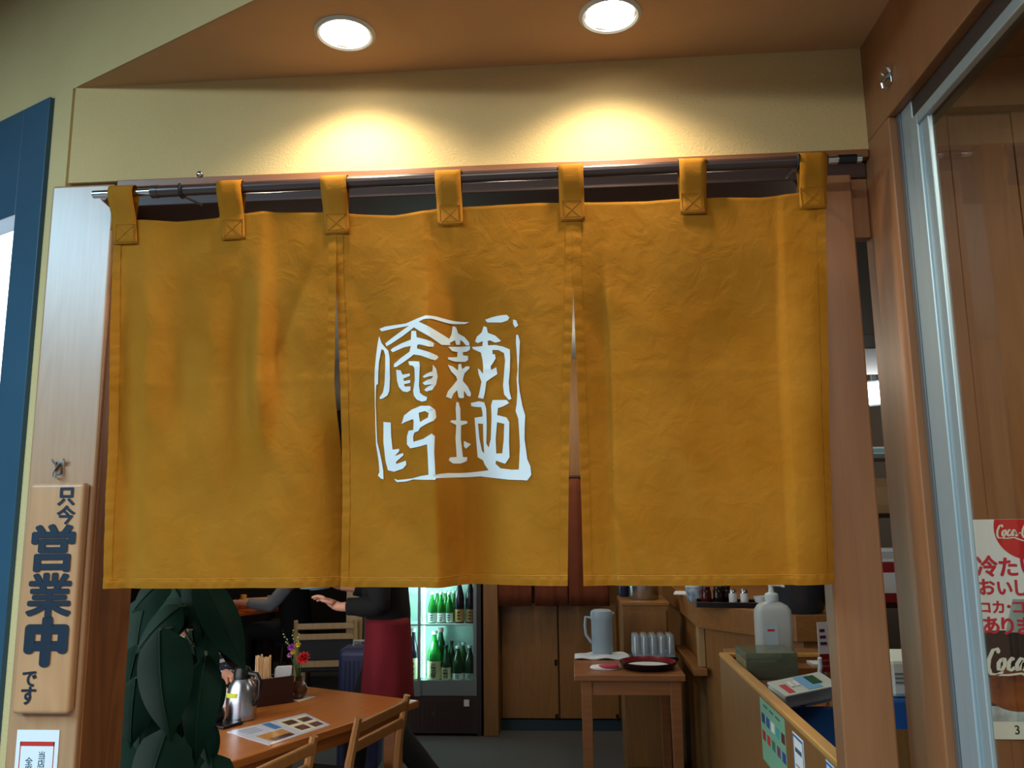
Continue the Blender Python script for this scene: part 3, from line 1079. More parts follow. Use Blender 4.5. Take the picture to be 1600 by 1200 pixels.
def script_word(scale, org, m, name, parent):
    """flowing hand-drawn word, one thick brush path per letter"""
    P = {
        'C': [(.36, .78), (.30, .96), (.12, .90), (.0, .55), (.0, .22), (.12, -.02), (.36, -.04), (.6, .06)],
        'o': [(.50, .58), (.38, .40), (.40, .16), (.54, .14), (.64, .34), (.60, .56), (.50, .58)],
        'c': [(.98, .52), (.88, .60), (.78, .42), (.78, .18), (.90, .12), (1.04, .26)],
        'a': [(1.36, .54), (1.22, .58), (1.10, .36), (1.12, .14), (1.26, .18), (1.38, .50), (1.36, .18), (1.46, .12), (1.56, .22)],
        'd': [(1.60, .32), (1.78, .36)],
        'C2': [(2.24, .80), (2.18, .98), (2.0, .92), (1.88, .58), (1.88, .22), (2.0, 0), (2.24, .0), (2.44, .14)],
        'o2': [(2.38, .58), (2.28, .40), (2.30, .16), (2.44, .14), (2.54, .34), (2.50, .56), (2.38, .58)],
        'l': [(2.66, .14), (2.72, .60), (2.90, .96), (2.84, .5), (2.74, .2), (2.9, .14)],
        'a2': [(3.20, .54), (3.06, .58), (2.96, .36), (2.98, .14), (3.12, .18), (3.22, .50), (3.20, .18), (3.36, .16)],
        'tail': [(.3, -.06), (.8, -.06), (1.3, .0), (1.7, -.16), (2.1, -.28)],
    }
    mb = MB()
    for pts in P.values():
        q = []
        for a, b in zip(pts, pts[1:]):
            q += [(a[0] + (b[0] - a[0]) * t / 3, a[1] + (b[1] - a[1]) * t / 3) for t in range(3)]
        q.append(pts[-1])
        L_, R_ = [], []
        for i, p in enumerate(q):
            a, b = q[max(0, i - 1)], q[min(len(q) - 1, i + 1)]
            dx, dy = b[0] - a[0], b[1] - a[1]
            n = math.hypot(dx, dy) or 1
            w = (.035 + .045 * abs(dy) / n) * (.5 if i in (0, len(q) - 1) else 1)
            L_.append((p[0] - dy / n * w, p[1] + dx / n * w))
            R_.append((p[0] + dy / n * w, p[1] - dx / n * w))
        vs = [(org[0] + (p[0] + .18 * p[1]) * scale, -.0017, org[2] + p[1] * scale) for p in L_ + R_]
        k = len(q)
        mb.add(vs, [(i, i + 1, k + i + 1, k + i) for i in range(k - 1)])
    return mb.build(name, m, parent)


script_word(.0265, pz(1557, 840), OFFW, 'script_lettering', po)
for ch, xp, yp, size in (('冷', 1542, 887, .044), ('た', 1575, 888, .042), ('い', 1608, 886, .042),
                         ('お', 1541, 919, .036), ('い', 1569, 920, .034), ('し', 1594, 920, .036), ('い', 1620, 920, .036),
                         ('コ', 1539, 950, .026), ('カ', 1560, 950, .028), ('・', 1576, 949, .026), ('コ', 1591, 950, .030), ('ー', 1612, 951, .028),
                         ('あ', 1548, 979, .038), ('り', 1574, 980, .038), ('ま', 1600, 980, .038), ('す', 1626, 980, .038)):
    text('lettering', ch, size, PINKRED, po, pz(xp, yp), PX, PZ, 0, 1.0, fat=.034)
# drink photograph printed on the lower part
zt, zl = pz(1550, 985)[2], pz(1553, 1128)[2]


def pquad(name, x0, x1, z0, z1, y, m, dx=0):
    MB().quad((x0, y, z0), (x1, y, z0), (x1 + dx, y, z1), (x0 + dx, y, z1)).build(name, m, po)


pquad('dark_print', .001, PW - .001, zl + .03, zt, -.0010, mat('poster_dark', (40, 28, 34), .5, var=.5, vscale=25))
gl = []
gc = pz(1592, 1078)
for a in range(0, 360, 12):
    gl.append((gc[0] + .066 * math.cos(R(a)), -.0012, gc[2] + .042 * math.sin(R(a))))
MB().add(gl, [tuple(range(len(gl)))]).build('cola_print', mat('poster_cola', (158, 88, 40), .45, var=.8, vscale=22, col2=(84, 34, 26)), po)
pquad('ice_print', .001, PW - .001, zl + .001, pz(1560, 1104)[2], -.0011, mat('poster_ice', (205, 222, 226), .5, var=.5, vscale=30, col2=(130, 140, 146)))
g2 = pz(1568, 960)
pquad('glass_print', g2[0], g2[0] + .16, zt - .004, g2[2] + .030, -.0011, mat('poster_glass', (176, 196, 196), .5, var=.4, vscale=14, col2=(120, 146, 150)), .02)
pquad('white_band', .001, PW - .001, .0005, zl, -.0011, OFFW)
script_word(.050, pz(1543, 1052), OFFW, 'script_lettering', po)
text('lettering', '3', .024, BLACKPRINT, po, pz(1589, 1141), PX, PZ, .0, .95, fat=.012)

# ================================================================== DINING ROOM: PLANT
LEAF = mat('leaf_dark_green', (11, 38, 29), .55, var=.4, vscale=10, spec=.06)
LEAFRIB = mat('leaf_rib', (14, 38, 28), .7, spec=.1)
STEM = mat('plant_stem', (60, 66, 40), .7)
pt = empty('potted_plant', (-1.12, 2.42, 0))
tag(pt, 'tall dark leafy houseplant just inside the doorway beside the post', 'plant')


def leaf(base, tip, width, tilt=0.0, curl=.25, fold=.25):
    """heart-shaped drooping leaf between two world points, with a raised midrib"""
    base, tip = Vector(base), Vector(tip)
    ax = tip - base
    Ln = ax.length
    ax.normalize()
    nrm = Vector((0, -1, .25))
    nrm = (nrm - ax * nrm.dot(ax)).normalized()
    side = ax.cross(nrm).normalized()
    q = Matrix.Rotation(tilt, 3, ax)
    nrm, side = q @ nrm, q @ side
    def f(u, v):
        s = (u - .5) * 2
        w = width * .5 * (math.sin(math.pi * min(1, v * .80 + .18)) ** .85) * (1 - v ** 6)
        if v < .12:
            w *= .35 + .65 * v / .12
        back = -.10 * Ln * (1 - abs(2 * abs(s) - 1)) * max(0, .22 - v)
        p = base + ax * (Ln * v + back) + side * (s * w)
        p += nrm * (-fold * w * abs(s) ** 1.4 + curl * Ln * math.sin(math.pi * v) * .35 + .012 * Ln * math.sin(9 * v) * s)
        return p - pt.location
    o = MB().grid(f, 8, 14).build('leaf', LEAF, pt, 'all')
    rib = [f(.5, v / 10) + nrm * .0012 for v in range(0, 10)]
    MB().tube(rib, [.0018 * (1 - i / 12) + .0004 for i in range(10)], 5).build('midrib', LEAFRIB, o, True)
    stalk0 = base + Vector((.02, .06, -.10))
    cen = Vector((-1.10, 2.44, base.z - .12))
    MB().tube([cen - pt.location, (cen * .45 + base * .55) + Vector((0, .01, .05)) - pt.location, base - pt.location], .004, 6).build('leaf_stalk', STEM, pt, True)
    return o


LV = [  # base px, tip px, depth, width px, tilt, curl
    ((262, 902), (206, 958), 2.22, 52, .3, .2),
    ((312, 895), (387, 1057), 2.20, 52, -.5, .05),
    ((250, 985), (268, 1160), 2.16, 88, .15, .18),
    ((322, 1026), (305, 1200), 2.20, 54, -.1, .2),
    ((286, 1010), (282, 1165), 2.27, 46, -.5, .2),
    ((262, 1140), (226, 1300), 2.14, 96, .2, .2),
    ((282, 948), (212, 1022), 2.25, 62, .4, .2),
    ((305, 930), (224, 1006), 2.30, 64, .3, .2),
    ((318, 1130), (326, 1196), 2.30, 34, .2, .2),
    ((300, 890), (318, 1000), 2.30, 44, .1, .2),
    ((235, 1130), (206, 1240), 2.3, 70, -.3, .2),
    ((250, 860), (300, 960), 2.34, 60, .3, .2),
    ((290, 830), (346, 940), 2.30, 70, .1, .2),
    ((270, 780), (214, 880), 2.25, 64, .2, .2),
    ((300, 700), (352, 830), 2.32, 66, -.2, .2),
    ((330, 1180), (352, 1290), 2.28, 56, .1, .2),
    ((215, 1010), (196, 1110), 2.33, 60, -.2, .2),
    ((300, 985), (322, 1105), 2.36, 64, .1, .15),
    ((262, 1000), (246, 1120), 2.38, 80, .1, .15),
    ((300, 1120), (290, 1240), 2.36, 84, .1, .15),
    ((230, 930), (212, 1040), 2.38, 70, .1, .15),
    ((285, 895), (275, 1000), 2.40, 84, .1, .15),
    ((330, 1050), (318, 1150), 2.40, 50, .1, .15),
    ((236, 1050), (216, 1180), 2.30, 84, .1, .12),
    ((212, 1060), (204, 1170), 2.26, 60, -.1, .12),
]
for b, t_, Y, wpx, tl, cu in LV:
    leaf(atY(b[0], b[1], Y + .03), atY(t_[0], t_[1], Y), wpx / 1280 * Y * 1.12, tl, cu)
MB().tube([(.02, .02, .28), (.03, .03, .9), (.01, .02, 1.35), (.0, .0, 1.75)], [.03, .028, .022, .01], 10).build('moss_pole', mat('moss', (50, 44, 28), .95, bump=.8, bscale=80, bdist=.01), pt, True)
MB().lathe([(.11, 0), (.14, .02), (.17, .30), (.185, .31), (.185, .34), (.165, .34), (.155, .30), (0, .29)], n=28).build('pot', mat('pot_brown', (70, 44, 34), .5), pt, True)

# ================================================================== FRONT TABLE WITH ITS THINGS
TH = R(-26)
TZ = .70
tc_ = atZ(655, 1094, TZ)        # far right corner
TX, TY = Vector((math.cos(TH), math.sin(TH), 0)), Vector((-math.sin(TH), math.cos(TH), 0))
tb_ = empty('dining_table', (tc_.x, tc_.y, 0), TH)   # local: table spans x -.8..0, y -1.25..0
tag(tb_, 'honey brown wooden dining table with a flask, chopsticks and menus', 'table')
MB().box(-.82, 0, -1.25, 0, TZ - .032, TZ).build('table_top', TABLEWOOD, tb_, bevel=.006, seg=3)
MB().box(-.77, -.05, -1.20, -.05, TZ - .09, TZ - .034).build('apron', TABLEWOOD, tb_)
for lx in (-.77, -.11):
    for ly in (-1.20, -.11):
        MB().box(lx, lx + .06, ly, ly + .06, 0, TZ - .092).build('leg', TABLEWOOD, tb_, bevel=.004)


def tloc(px_, py_, z=TZ):
    p = atZ(px_, py_, z)
    return p


# steel flask
f = tloc(376, 1124)
fl = empty('vacuum_flask', (f.x, f.y, TZ), R(-15))
tag(fl, 'brushed steel vacuum jug with black lid and handle on the front table', 'flask')
FLS = mat('brushed_steel', (176, 184, 196), .28, 1.0)
MB().lathe([(.055, 0), (.060, .004), (.061, .07), (.060, .10), (.052, .135), (.036, .158), (.033, .162)], n=32).build('body', FLS, fl, True)
MB().lathe([(.034, .158), (.036, .17), (.034, .192), (.029, .204), (.012, .210), (0, .211)], n=24).build('lid', BLACK, fl, True)
MB().tube([(.034, 0, .182), (.07, 0, .18), (.088, 0, .155), (.086, 0, .10), (.066, 0, .065), (.058, 0, .06)], [.010, .010, .009, .008, .008, .007], 10).build('handle', BLACK, fl, True)
MB().tube([(-.030, 0, .178), (-.044, 0, .188), (-.050, 0, .190)], [.010, .008, .005], 8).build('spout', BLACK, fl, True)
MB().lathe([(.0612, .086), (.0612, .106)], n=64, caps=False)
lb = MB()
lb.grid(lambda u, v: Vector((.0617 * math.cos(R(-125 + 55 * u)), .0617 * math.sin(R(-125 + 55 * u)), .094 + .018 * v)), 10, 1)
lb.build('yellow_label', mat('label_lime', (198, 206, 40), .6), fl)

# chopstick box with napkins
bx0 = tloc(424, 1103)
cb = empty('chopstick_box', (bx0.x - .02, bx0.y + .05, TZ), R(40))
tag(cb, 'dark brown wooden box for chopsticks and napkins on the front table', 'box')
DBR = wood('dark_box_wood', (56, 26, 22), (40, 16, 14), .4, 'X', ring=.2)
bw, bl, bh = .045, .085, .115
cbm = [('side_panel', (-bl, bl, -bw, -bw + .006, 0, bh)), ('side_panel', (-bl, bl, bw - .006, bw, 0, bh)), ('end_panel', (-bl, -bl + .006, -bw + .006, bw - .006, 0, bh)),
       ('end_panel', (bl - .006, bl, -bw + .006, bw - .006, 0, bh)), ('divider', (-.003, .003, -bw + .006, bw - .006, .006, bh - .005)), ('bottom', (-bl + .006, bl - .006, -bw + .006, bw - .006, 0, .006))]
for nm, d in cbm:
    MB().box(*d).build(nm, DBR, cb)
CHOP = mat('chopstick_wood', (216, 176, 128), .6, var=.12, vscale=20)
first = None
Mb = Matrix.Translation(cb.location) @ Matrix.Rotation(R(40), 4, 'Z')
for i in range(16):
    lx = -bl + .016 + (i % 6) * .0105 + random.uniform(-.001, .001)
    ly = -bw + .018 + (i // 6) * .022 + random.uniform(-.003, .003)
    p = Mb @ Vector((lx, ly, .0065))
    if first is None:
        first = MB().box(-.0038, .0038, -.0030, .0030, 0, .205).build('chopstick', CHOP, None, bevel=.0008, seg=1)
        o = first
    else:
        o = first.copy()
        COL.objects.link(o)
    o.location = p
    o.rotation_euler = (random.uniform(-.03, .03), random.uniform(-.04, .03), R(40))
    o.scale = (1, 1, random.uniform(.94, 1.02))
    tag(o, 'pale wooden chopstick standing in the dark brown box', 'chopstick', 'chopsticks in the table box')
npk = Mb @ Vector((.044, 0, .0065))
nk = empty('napkin_stack', npk, R(40))
tag(nk, 'folded white paper napkins standing in the dark brown box', 'napkin')
for j, a in enumerate((-.012, -.004, .004, .012)):
    MB().box(-.034, .034, a - .0032, a + .0032, 0, .150 - .004 * j, Matrix.Rotation(.06, 4, 'Y')).build('napkin', PAPER, nk, bevel=.0015)

# bud vase with flowers on a paper coaster
vz = tloc(466, 1091)
tag(MB().box(-.055, .055, -.055, .055, 0, .0015, Matrix.Rotation(R(-20), 4, 'Z')).build('coaster', mat('coaster_white', (205, 200, 190), .8), None, loc=(vz.x, vz.y, TZ)),
    'small square white paper coaster under the bud vase', 'coaster')
va = empty('bud_vase', (vz.x, vz.y, TZ + .0015))
tag(va, 'small round brown glass bud vase on the front table', 'vase')
MB().lathe([(.022, 0), (.034, .012), (.040, .035), (.034, .058), (.018, .072), (.014, .082), (.017, .092), (.014, .092), (.011, .08)], n=24).build(
    'vase_body', mat('vase_glass', (112, 74, 54), .12, trans=.45), va, True)
STALK = mat('flower_stalk', (50, 92, 40), .6)


def flower(name, px_, py_, Y, r, petals, m, label, cm=None, rows=3):
    top = atY(px_, py_, Y)
    base = Vector((vz.x, vz.y, TZ + .085))
    t = empty(name, base)
    tag(t, label, 'flower', 'flowers in the bud vase')
    d = top - base
    MB().tube([(0, 0, -.04), d * .4 + Vector((0, 0, .01)), d], .0018, 6).build('flower_stem', STALK, t, True)
    for k in range(rows):
        nn = max(4, petals - k)
        for j in range(nn):
            a = 2 * math.pi * (j + .5 * k) / nn
            el = R(10 + 38 * k)
            rr_ = r * (1 - .18 * k)
            dv = Vector((math.cos(a) * math.cos(el), math.sin(a) * math.cos(el), math.sin(el)))
            # heads lean towards the aisle
            Rm = Matrix.Rotation(R(45), 3, 'X')
            dv = Rm @ dv
            sd = dv.cross(Vector((0, 0, 1)) + Vector((.01, .02, 0))).normalized()
            def f(u, v):
                s = (u - .5) * 2
                w = r * .42 * math.sin(math.pi * min(1, v * .75 + .22))
                return d + dv * (rr_ * v) + sd * (s * w) + dv.cross(sd) * (.12 * r * (s * s - v))
            MB().grid(f, 3, 3).build('petal', m, t, 'all')
    MB().lathe([(0, -.3 * r), (.22 * r, -.1 * r), (.28 * r, .12 * r), (0, .25 * r)], c=d, n=8).build('flower_heart', cm or m, t, True)
    lf = base * 0 + d * .45
    MB().grid(lambda u, v: lf + Vector(((v) * .03, (u - .5) * .012 * math.sin(math.pi * v), .02 * v)), 2, 4).build('flower_leaf', STALK, t, 'all')


RF = mat('petal_red', (196, 22, 28), .6)
YF = mat('petal_yellow', (226, 190, 30), .6)
PF = mat('petal_magenta', (186, 70, 190), .6)
KF = mat('petal_pink', (200, 130, 190), .6)
flower('red_flower', 474, 1029, vz.y - .02, .034, 11, RF, 'large red flower head in the bud vase', rows=4)
flower('yellow_flower', 466, 1008, vz.y, .014, 8, YF, 'yellow flower at the top of the bud vase bunch')
flower('yellow_flower', 458, 1019, vz.y - .01, .013, 8, YF, 'yellow flower between the purple and red blooms')
flower('purple_flower', 455, 1012, vz.y, .019, 8, PF, 'magenta purple flower at the upper left of the bunch')
flower('pink_flower', 453, 1024, vz.y, .015, 8, KF, 'pale pink flower low on the left of the bunch')
sp = empty('filler_sprig', (vz.x, vz.y, TZ + .085))
tag(sp, 'thin green sprig with tiny pale buds above the flowers', 'flower')
BUD = mat('bud_pale', (182, 190, 120), .7)
for (a, b) in ((444, 990), (449, 1000), (457, 986), (465, 994), (467, 990)):
    tp = atY(a, b, vz.y + .01) - sp.location
    MB().tube([(0, 0, -.03), tp * .5 + Vector((.004, 0, .006)), tp], .0009, 5).build('sprig_stem', STALK, sp, True)
    for q in range(3):
        c = tp * (1 - .09 * q) + Vector((random.uniform(-.006, .006), 0, random.uniform(-.004, .004)))
        MB().lathe([(0, -.004), (.0034, 0), (0, .0045)], c=c, n=6).build('bud', BUD, sp, True)

# laminated menu: two facing pages
LAM = mat('laminated_sheet', (206, 212, 226), .25, coat=.4)
MENUP = [((354, 1144), (421, 1112.5 + 16), (470, 1150), (421, 1165)), ]
cA, cB, cC, cD = tloc(354, 1144), tloc(477, 1115), tloc(516, 1133), tloc(421, 1165)
mn = empty('menu_sheet', ((cA + cB + cC + cD) / 4).to_tuple()[:2] + (TZ,))
tag(mn, 'laminated menu sheet with food pictures near the table edge', 'menu')


def bil(u, v, z=.0016):
    p = cA * (1 - u) * (1 - v) + cB * u * (1 - v) + cC * u * v + cD * (1 - u) * v
    return Vector((p.x - mn.location.x, p.y - mn.location.y, z))


sh = MB()
sh.add([bil(0, 0, 0), bil(1, 0, 0), bil(1, 1, 0), bil(0, 1, 0), bil(0, 0), bil(1, 0), bil(1, 1), bil(0, 1)],
       [(0, 3, 2, 1), (4, 5, 6, 7), (0, 1, 5, 4), (1, 2, 6, 5), (2, 3, 7, 6), (3, 0, 4, 7)])
sh.build('sheet', LAM, mn)
FOOD = mat('food_print', (110, 66, 48), .4, var=.7, vscale=60, col2=(40, 30, 34))
OCHRE = mat('ochre_print', (198, 140, 70), .4, var=.3, vscale=30)
BLUEP = mat('blue_print', (70, 120, 170), .4)
CREAM = mat('cream_print', (216, 206, 178), .4)


def mpatch(name, u0, u1, v0, v1, m, z=.0022):
    MB().quad(bil(u0, v0, z), bil(u1, v0, z), bil(u1, v1, z), bil(u0, v1, z)).build(name, m, mn)


mpatch('cream_block', .56, .96, .12, .92, CREAM, .0019)
for u0, v0 in ((.60, .18), (.80, .22), (.60, .58), (.80, .62)):
    mpatch('food_picture', u0, u0 + .15, v0, v0 + .26, FOOD)
mpatch('ochre_block', .10, .46, .52, .90, OCHRE)
mpatch('food_picture', .14, .44, .78, .92, FOOD, .0024)
mpatch('blue_band', .40, .50, .05, .45, BLUEP)
for v0 in (.12, .22, .32):
    mpatch('text_line', .08, .30, v0, v0 + .02, mat('grey_print', (120, 126, 140), .5))

# soy pot on a small tray, mostly behind the plant
ty = tloc(357, 1133)
tag(MB().box(-.07, .07, -.05, .05, 0, .012, Matrix.Rotation(TH, 4, 'Z')).build('condiment_tray', mat('tray_black', (22, 12, 12), .3), None, bevel=.004, loc=(ty.x - .03, ty.y + .0, TZ)),
    'small black tray beside the steel jug', 'tray')
sy = empty('soy_pot', (ty.x - .05, ty.y + .01, TZ + .0122))
tag(sy, 'small dark soy sauce pot on the black tray', 'pot')
MB().lathe([(.020, 0), (.027, .012), (.028, .03), (.022, .048), (.012, .054)], n=18).build('pot_body', BLACK, sy, True)
MB().lathe([(.013, .053), (.012, .060), (.004, .064), (.005, .070), (0, .072)], n=14).build('pot_lid', mat('lid_red', (190, 50, 24), .4), sy, True)
cs = tloc(345, 1103)
tag(MB().box(-.04, .04, -.0015, .0015, 0, .075, Matrix.Rotation(R(30), 4, 'Z')).build('table_card', PAPER, None, loc=(cs.x + .02, cs.y - .02, TZ)),
    'small white card standing behind the plant on the front table', 'card')


# ------------------------------------------------------------------ chairs
SEATM = mat('seat_dark', (24, 26, 30), .7)


def chair(name, loc, rz, label, m, panel=False, group=None):
    """local: faces +y, back at y = -0.21"""
    t = empty(name, loc, rz)
    tag(t, label, 'chair', group)
    hw_ = .205
    for sx in (-1, 1):
        MB().tube([(sx * hw_, -.24, 0), (sx * hw_, -.20, .42), (sx * hw_, -.215, .60), (sx * hw_, -.25, .765)], [.015, .019, .018, .015], 8).build('back_post', m, t, True)
        MB().box(sx * hw_ - .018, sx * hw_ + .018, .17, .206, 0, .42).build('front_leg', m, t, bevel=.005)
        MB().box(sx * hw_ - .011, sx * hw_ + .011, -.19, .17, .20, .23).build('side_stretcher', m, t, bevel=.003)
    MB().box(-.225, .225, -.19, .215, .42, .455).build('seat', SEATM, t, bevel=.012, seg=3)
    for z, y in ((.725, -.243), (.655, -.227)):
        MB().box(-hw_, hw_, y - .010, y + .010, z - .02, z + .02).build('back_rail', m, t, bevel=.006)
    if panel:
        MB().box(-hw_ + .016, hw_ - .016, -.222, -.198, .50, .645).build('back_panel', SEATM, t, bevel=.006)
        MB().box(-hw_, hw_, -.215, -.195, .455, .50).build('back_rail', m, t, bevel=.004)
    MB().box(-hw_, hw_, .18, .20, .20, .23).build('front_stretcher', m, t, bevel=.003)
    return t


# two chairs on the aisle side of the front table, backs towards the doorway
c1 = (atZ(560, 1130, .74) + atZ(630, 1097, .74)) / 2
dirv = (atZ(630, 1097, .74) - atZ(560, 1130, .74)).normalized()
rz = math.atan2(dirv.y, dirv.x)          # back runs along dirv
rzc = rz if True else 0
# chair faces the table: its +y must point to the left (-x)
fy = Vector((-math.sin(rzc), math.cos(rzc), 0))
bpos = Vector((c1.x, c1.y, 0)) + fy * .24
chair('dining_chair', bpos, rzc, 'honey wooden chair at the near right corner of the front table', CHAIRWOOD)
c2 = atZ(487, 1157, .75)
c2c = Vector((c2.x, c2.y, 0)) - Vector((dirv.x, dirv.y, 0)) * .205 + fy * .24
chair('dining_chair', c2c, rzc, 'honey wooden chair in front of the menu, backed to the doorway', CHAIRWOOD)
# far pale chair with a dark back panel
fc = atY(512, 965, 6.0)
chair('dining_chair', (fc.x - .02, 6.12, 0), R(10), 'pale wooden chair with dark back panel left of the tan pilaster', PALEWOOD, True).scale = (1, 1, 1.05)

# far table with cup
ft = atZ(440, 949, TZ)
fto = empty('dining_table', (ft.x, ft.y, 0), R(-30))
tag(fto, 'reddish wooden table far back in the dark dining room', 'table')
MB().box(-1.0, 0, -.72, 0, TZ - .035, TZ).build('table_top', mat('far_table_red', (196, 96, 44), .35, var=.15, vscale=12), fto, bevel=.006)
for lx in (-.95, -.09):
    for ly in (-.68, -.09):
        MB().box(lx, lx + .05, ly, ly + .05, 0, TZ - .036).build('leg', DBR, fto)
cu = atZ(380, 950, TZ)
cp_ = empty('tea_cup', (cu.x, cu.y, TZ))
tag(cp_, 'orange tea cup held on the far table', 'cup')
MB().lathe([(.024, 0), (.036, .015), (.042, .05), (.043, .085), (.039, .085), (.036, .04), (0, .02)], n=20).build('cup_body', mat('cup_orange', (214, 116, 50), .4), cp_, True)
MB().lathe([(.030, .086), (.030, .120), (.026, .122), (0, .122)], n=4).build('cup_paper', mat('cup_paper', (226, 150, 60), .7), cp_)
gg = atZ(413, 951, TZ)
tag(MB().lathe([(.022, 0), (.026, .08), (.0245, .08), (.021, .004), (0, .004)], n=18).build('water_glass', CLEAR, None, True, loc=(gg.x, gg.y - .05, TZ)),
    'small clear water glass near the edge of the far table', 'glass')

# suitcase behind the table
s0, s1 = atY(527, 1013, 4.95), atY(590, 1013, 4.95)
su = empty('suitcase', ((s0.x + s1.x) / 2, 5.05, 0), R(4))
tag(su, 'upright navy blue ribbed suitcase beside the walking person', 'suitcase')
NAVY = mat('suitcase_navy', (46, 54, 92), .45, var=.15, vscale=8)
sw = (s1.x - s0.x) / 2
MB().box(-sw, sw, -.11, .11, .05, s0.z).build('shell', NAVY, su, bevel=.04, seg=4)
for k in range(7):
    x = -sw + .045 + k * (2 * sw - .09) / 6
    MB().box(x - .006, x + .006, -.114, -.108, .12, s0.z - .07).build('rib', mat('suitcase_rib', (34, 40, 70), .5), su, bevel=.002)
MB().tube([(-.05, 0, s0.z - .003), (-.045, 0, s0.z + .028), (.045, 0, s0.z + .028), (.05, 0, s0.z - .003)], .008, 8).build('carry_handle', mat('handle_grey', (150, 160, 165), .4), su, True)
for sx in (-1, 1):
    for sy_ in (-.07, .07):
        MB().lathe([(.0, -.012), (.025, -.012), (.025, .012), (0, .012)], n=14, M=Matrix.Translation((sx * (sw - .04), sy_, .025)) @ Matrix.Rotation(R(90), 4, 'Y')).build('wheel', BLACK, su, True)

# ================================================================== BOTTLE FRIDGE
FY = 6.0
fx0, fx1 = atY(566, 1100, FY).x, atY(752, 1100, FY).x
fg = empty('bottle_fridge', ((fx0 + fx1) / 2, FY, 0))
tag(fg, 'lit glass-fronted fridge full of sake bottles at the back', 'fridge')
cx = fg.location.x
FB = mat('fridge_body', (46, 40, 40), .45)
FGREY = mat('fridge_grey', (120, 132, 136), .4, .3)
FIN = mat('fridge_liner', (190, 226, 216), .6)
GRILLE = mat('fridge_grille', (58, 44, 40), .5)
x0, x1 = fx0 - cx, fx1 - cx
zd0 = atY(700, 1087, FY).z      # bottom of door rail
zd1 = atY(700, 1063, FY).z      # bottom of glass
FH = 1.85
fgp = lambda px_: atY(px_, 1000, FY).x - cx
MB().box(x0, x0 + .03, .0, .29, 0, FH).build('side_wall', FB, fg)
MB().box(x1 - .03, x1, .0, .29, 0, FH).build('side_wall', FB, fg)
MB().box(x0 + .03, x1 - .03, .265, .29, zd0, FH).build('liner_back', FIN, fg)
MB().box(x0 + .03, x1 - .03, .0, .265, FH - .04, FH).build('top', FB, fg)
MB().box(x0 + .03, x1 - .03, .02, .265, zd0 - .02, zd1 - .012).build('floor_shelf', FIN, fg)
MB().box(x0 + .03, x1 - .03, .0, .02, .02, zd0 - .004).build('grille_panel', GRILLE, fg)
for k in range(26):
    x = x0 + .06 + k * (x1 - x0 - .12) / 25
    MB().box(x - .005, x + .005, -.006, 0, .06, zd0 - .04).build('grille_slat', GRILLE, fg)
mid = fgp(656)
for nm, a, b in (('left', x0 + .032, mid + .01), ('right', mid - .012, x1 - .032)):
    yo = -.022 if nm == 'left' else -.004
    d_ = MB()
    d_.box(a, a + .045 if nm == 'left' else a + .022, yo, yo + .017, zd0, FH - .05)
    d_.box(b - .022, b, yo, yo + .017, zd0, FH - .05)
    d_.box(a + .02, b - .022, yo, yo + .017, zd0, zd1)
    d_.box(a + .02, b - .022, yo, yo + .017, FH - .11, FH - .05)
    do = d_.build('sliding_door', FGREY, fg)
    MB().box(a + .022, b - .022, yo + .007, yo + .010, zd1, FH - .11).build('pane', PANE, do)
SHZ = [zd1 - .012, atY(700, 973, FY + .1).z, atY(700, 973, FY + .1).z + .40, atY(700, 973, FY + .1).z + .80]
for z in SHZ[1:]:
    MB().box(x0 + .032, x1 - .032, .022, .262, z - .012, z).build('shelf', mat('shelf_wire', (200, 225, 222), .4), fg)
TUBE = mat('fridge_tube', (205, 255, 246), .4, emit=9, ecol=(196, 255, 242))
MB().tube([(mid + .022, .045, zd1 + .01), (mid + .022, .045, FH - .12)], .009, 10).build('light_tube', TUBE, fg, True)
MB().tube([(x0 + .045, .045, zd1 + .01), (x0 + .045, .045, FH - .12)], .009, 10).build('light_tube', TUBE, fg, True)
text('maker_mark', 'C', .03, FGREY, fg, (fgp(678), -.0065, atY(700, 1115, FY).z), X_, Z_)
MB().box(fgp(725), fgp(733), -.012, .0, atY(700, 1103, FY).z, atY(700, 1093, FY).z).build('control_tag', PAPER, fg)
area_f = bpy.data.lights.new('fridge_glow', 'POINT')
area_f.energy, area_f.color, area_f.shadow_soft_size = 2.2, (.74, 1, .94), .05
ao = bpy.data.objects.new('fridge_glow', area_f)
COL.objects.link(ao)
ao.location = (cx + mid + .06, FY + .045, zd1 + .62)
ao2 = bpy.data.objects.new('fridge_glow', area_f)
COL.objects.link(ao2)
ao2.location = (cx + mid + .05, FY + .04, zd1 + .24)

GREEN = mat('bottle_green', (36, 150, 56), .12, trans=.55)
DGREEN = mat('bottle_dark_green', (22, 78, 44), .12, trans=.35)
DARKB = mat('bottle_dark', (22, 26, 40), .12)
CAPW = mat('cap_white', (228, 240, 236), .4)
CAPP = mat('cap_pink', (196, 130, 140), .4)
LABW = mat('label_white', (214, 230, 226), .7)
LABC = mat('label_cream', (214, 214, 170), .7)
LABG = mat('label_gold', (176, 140, 84), .6)


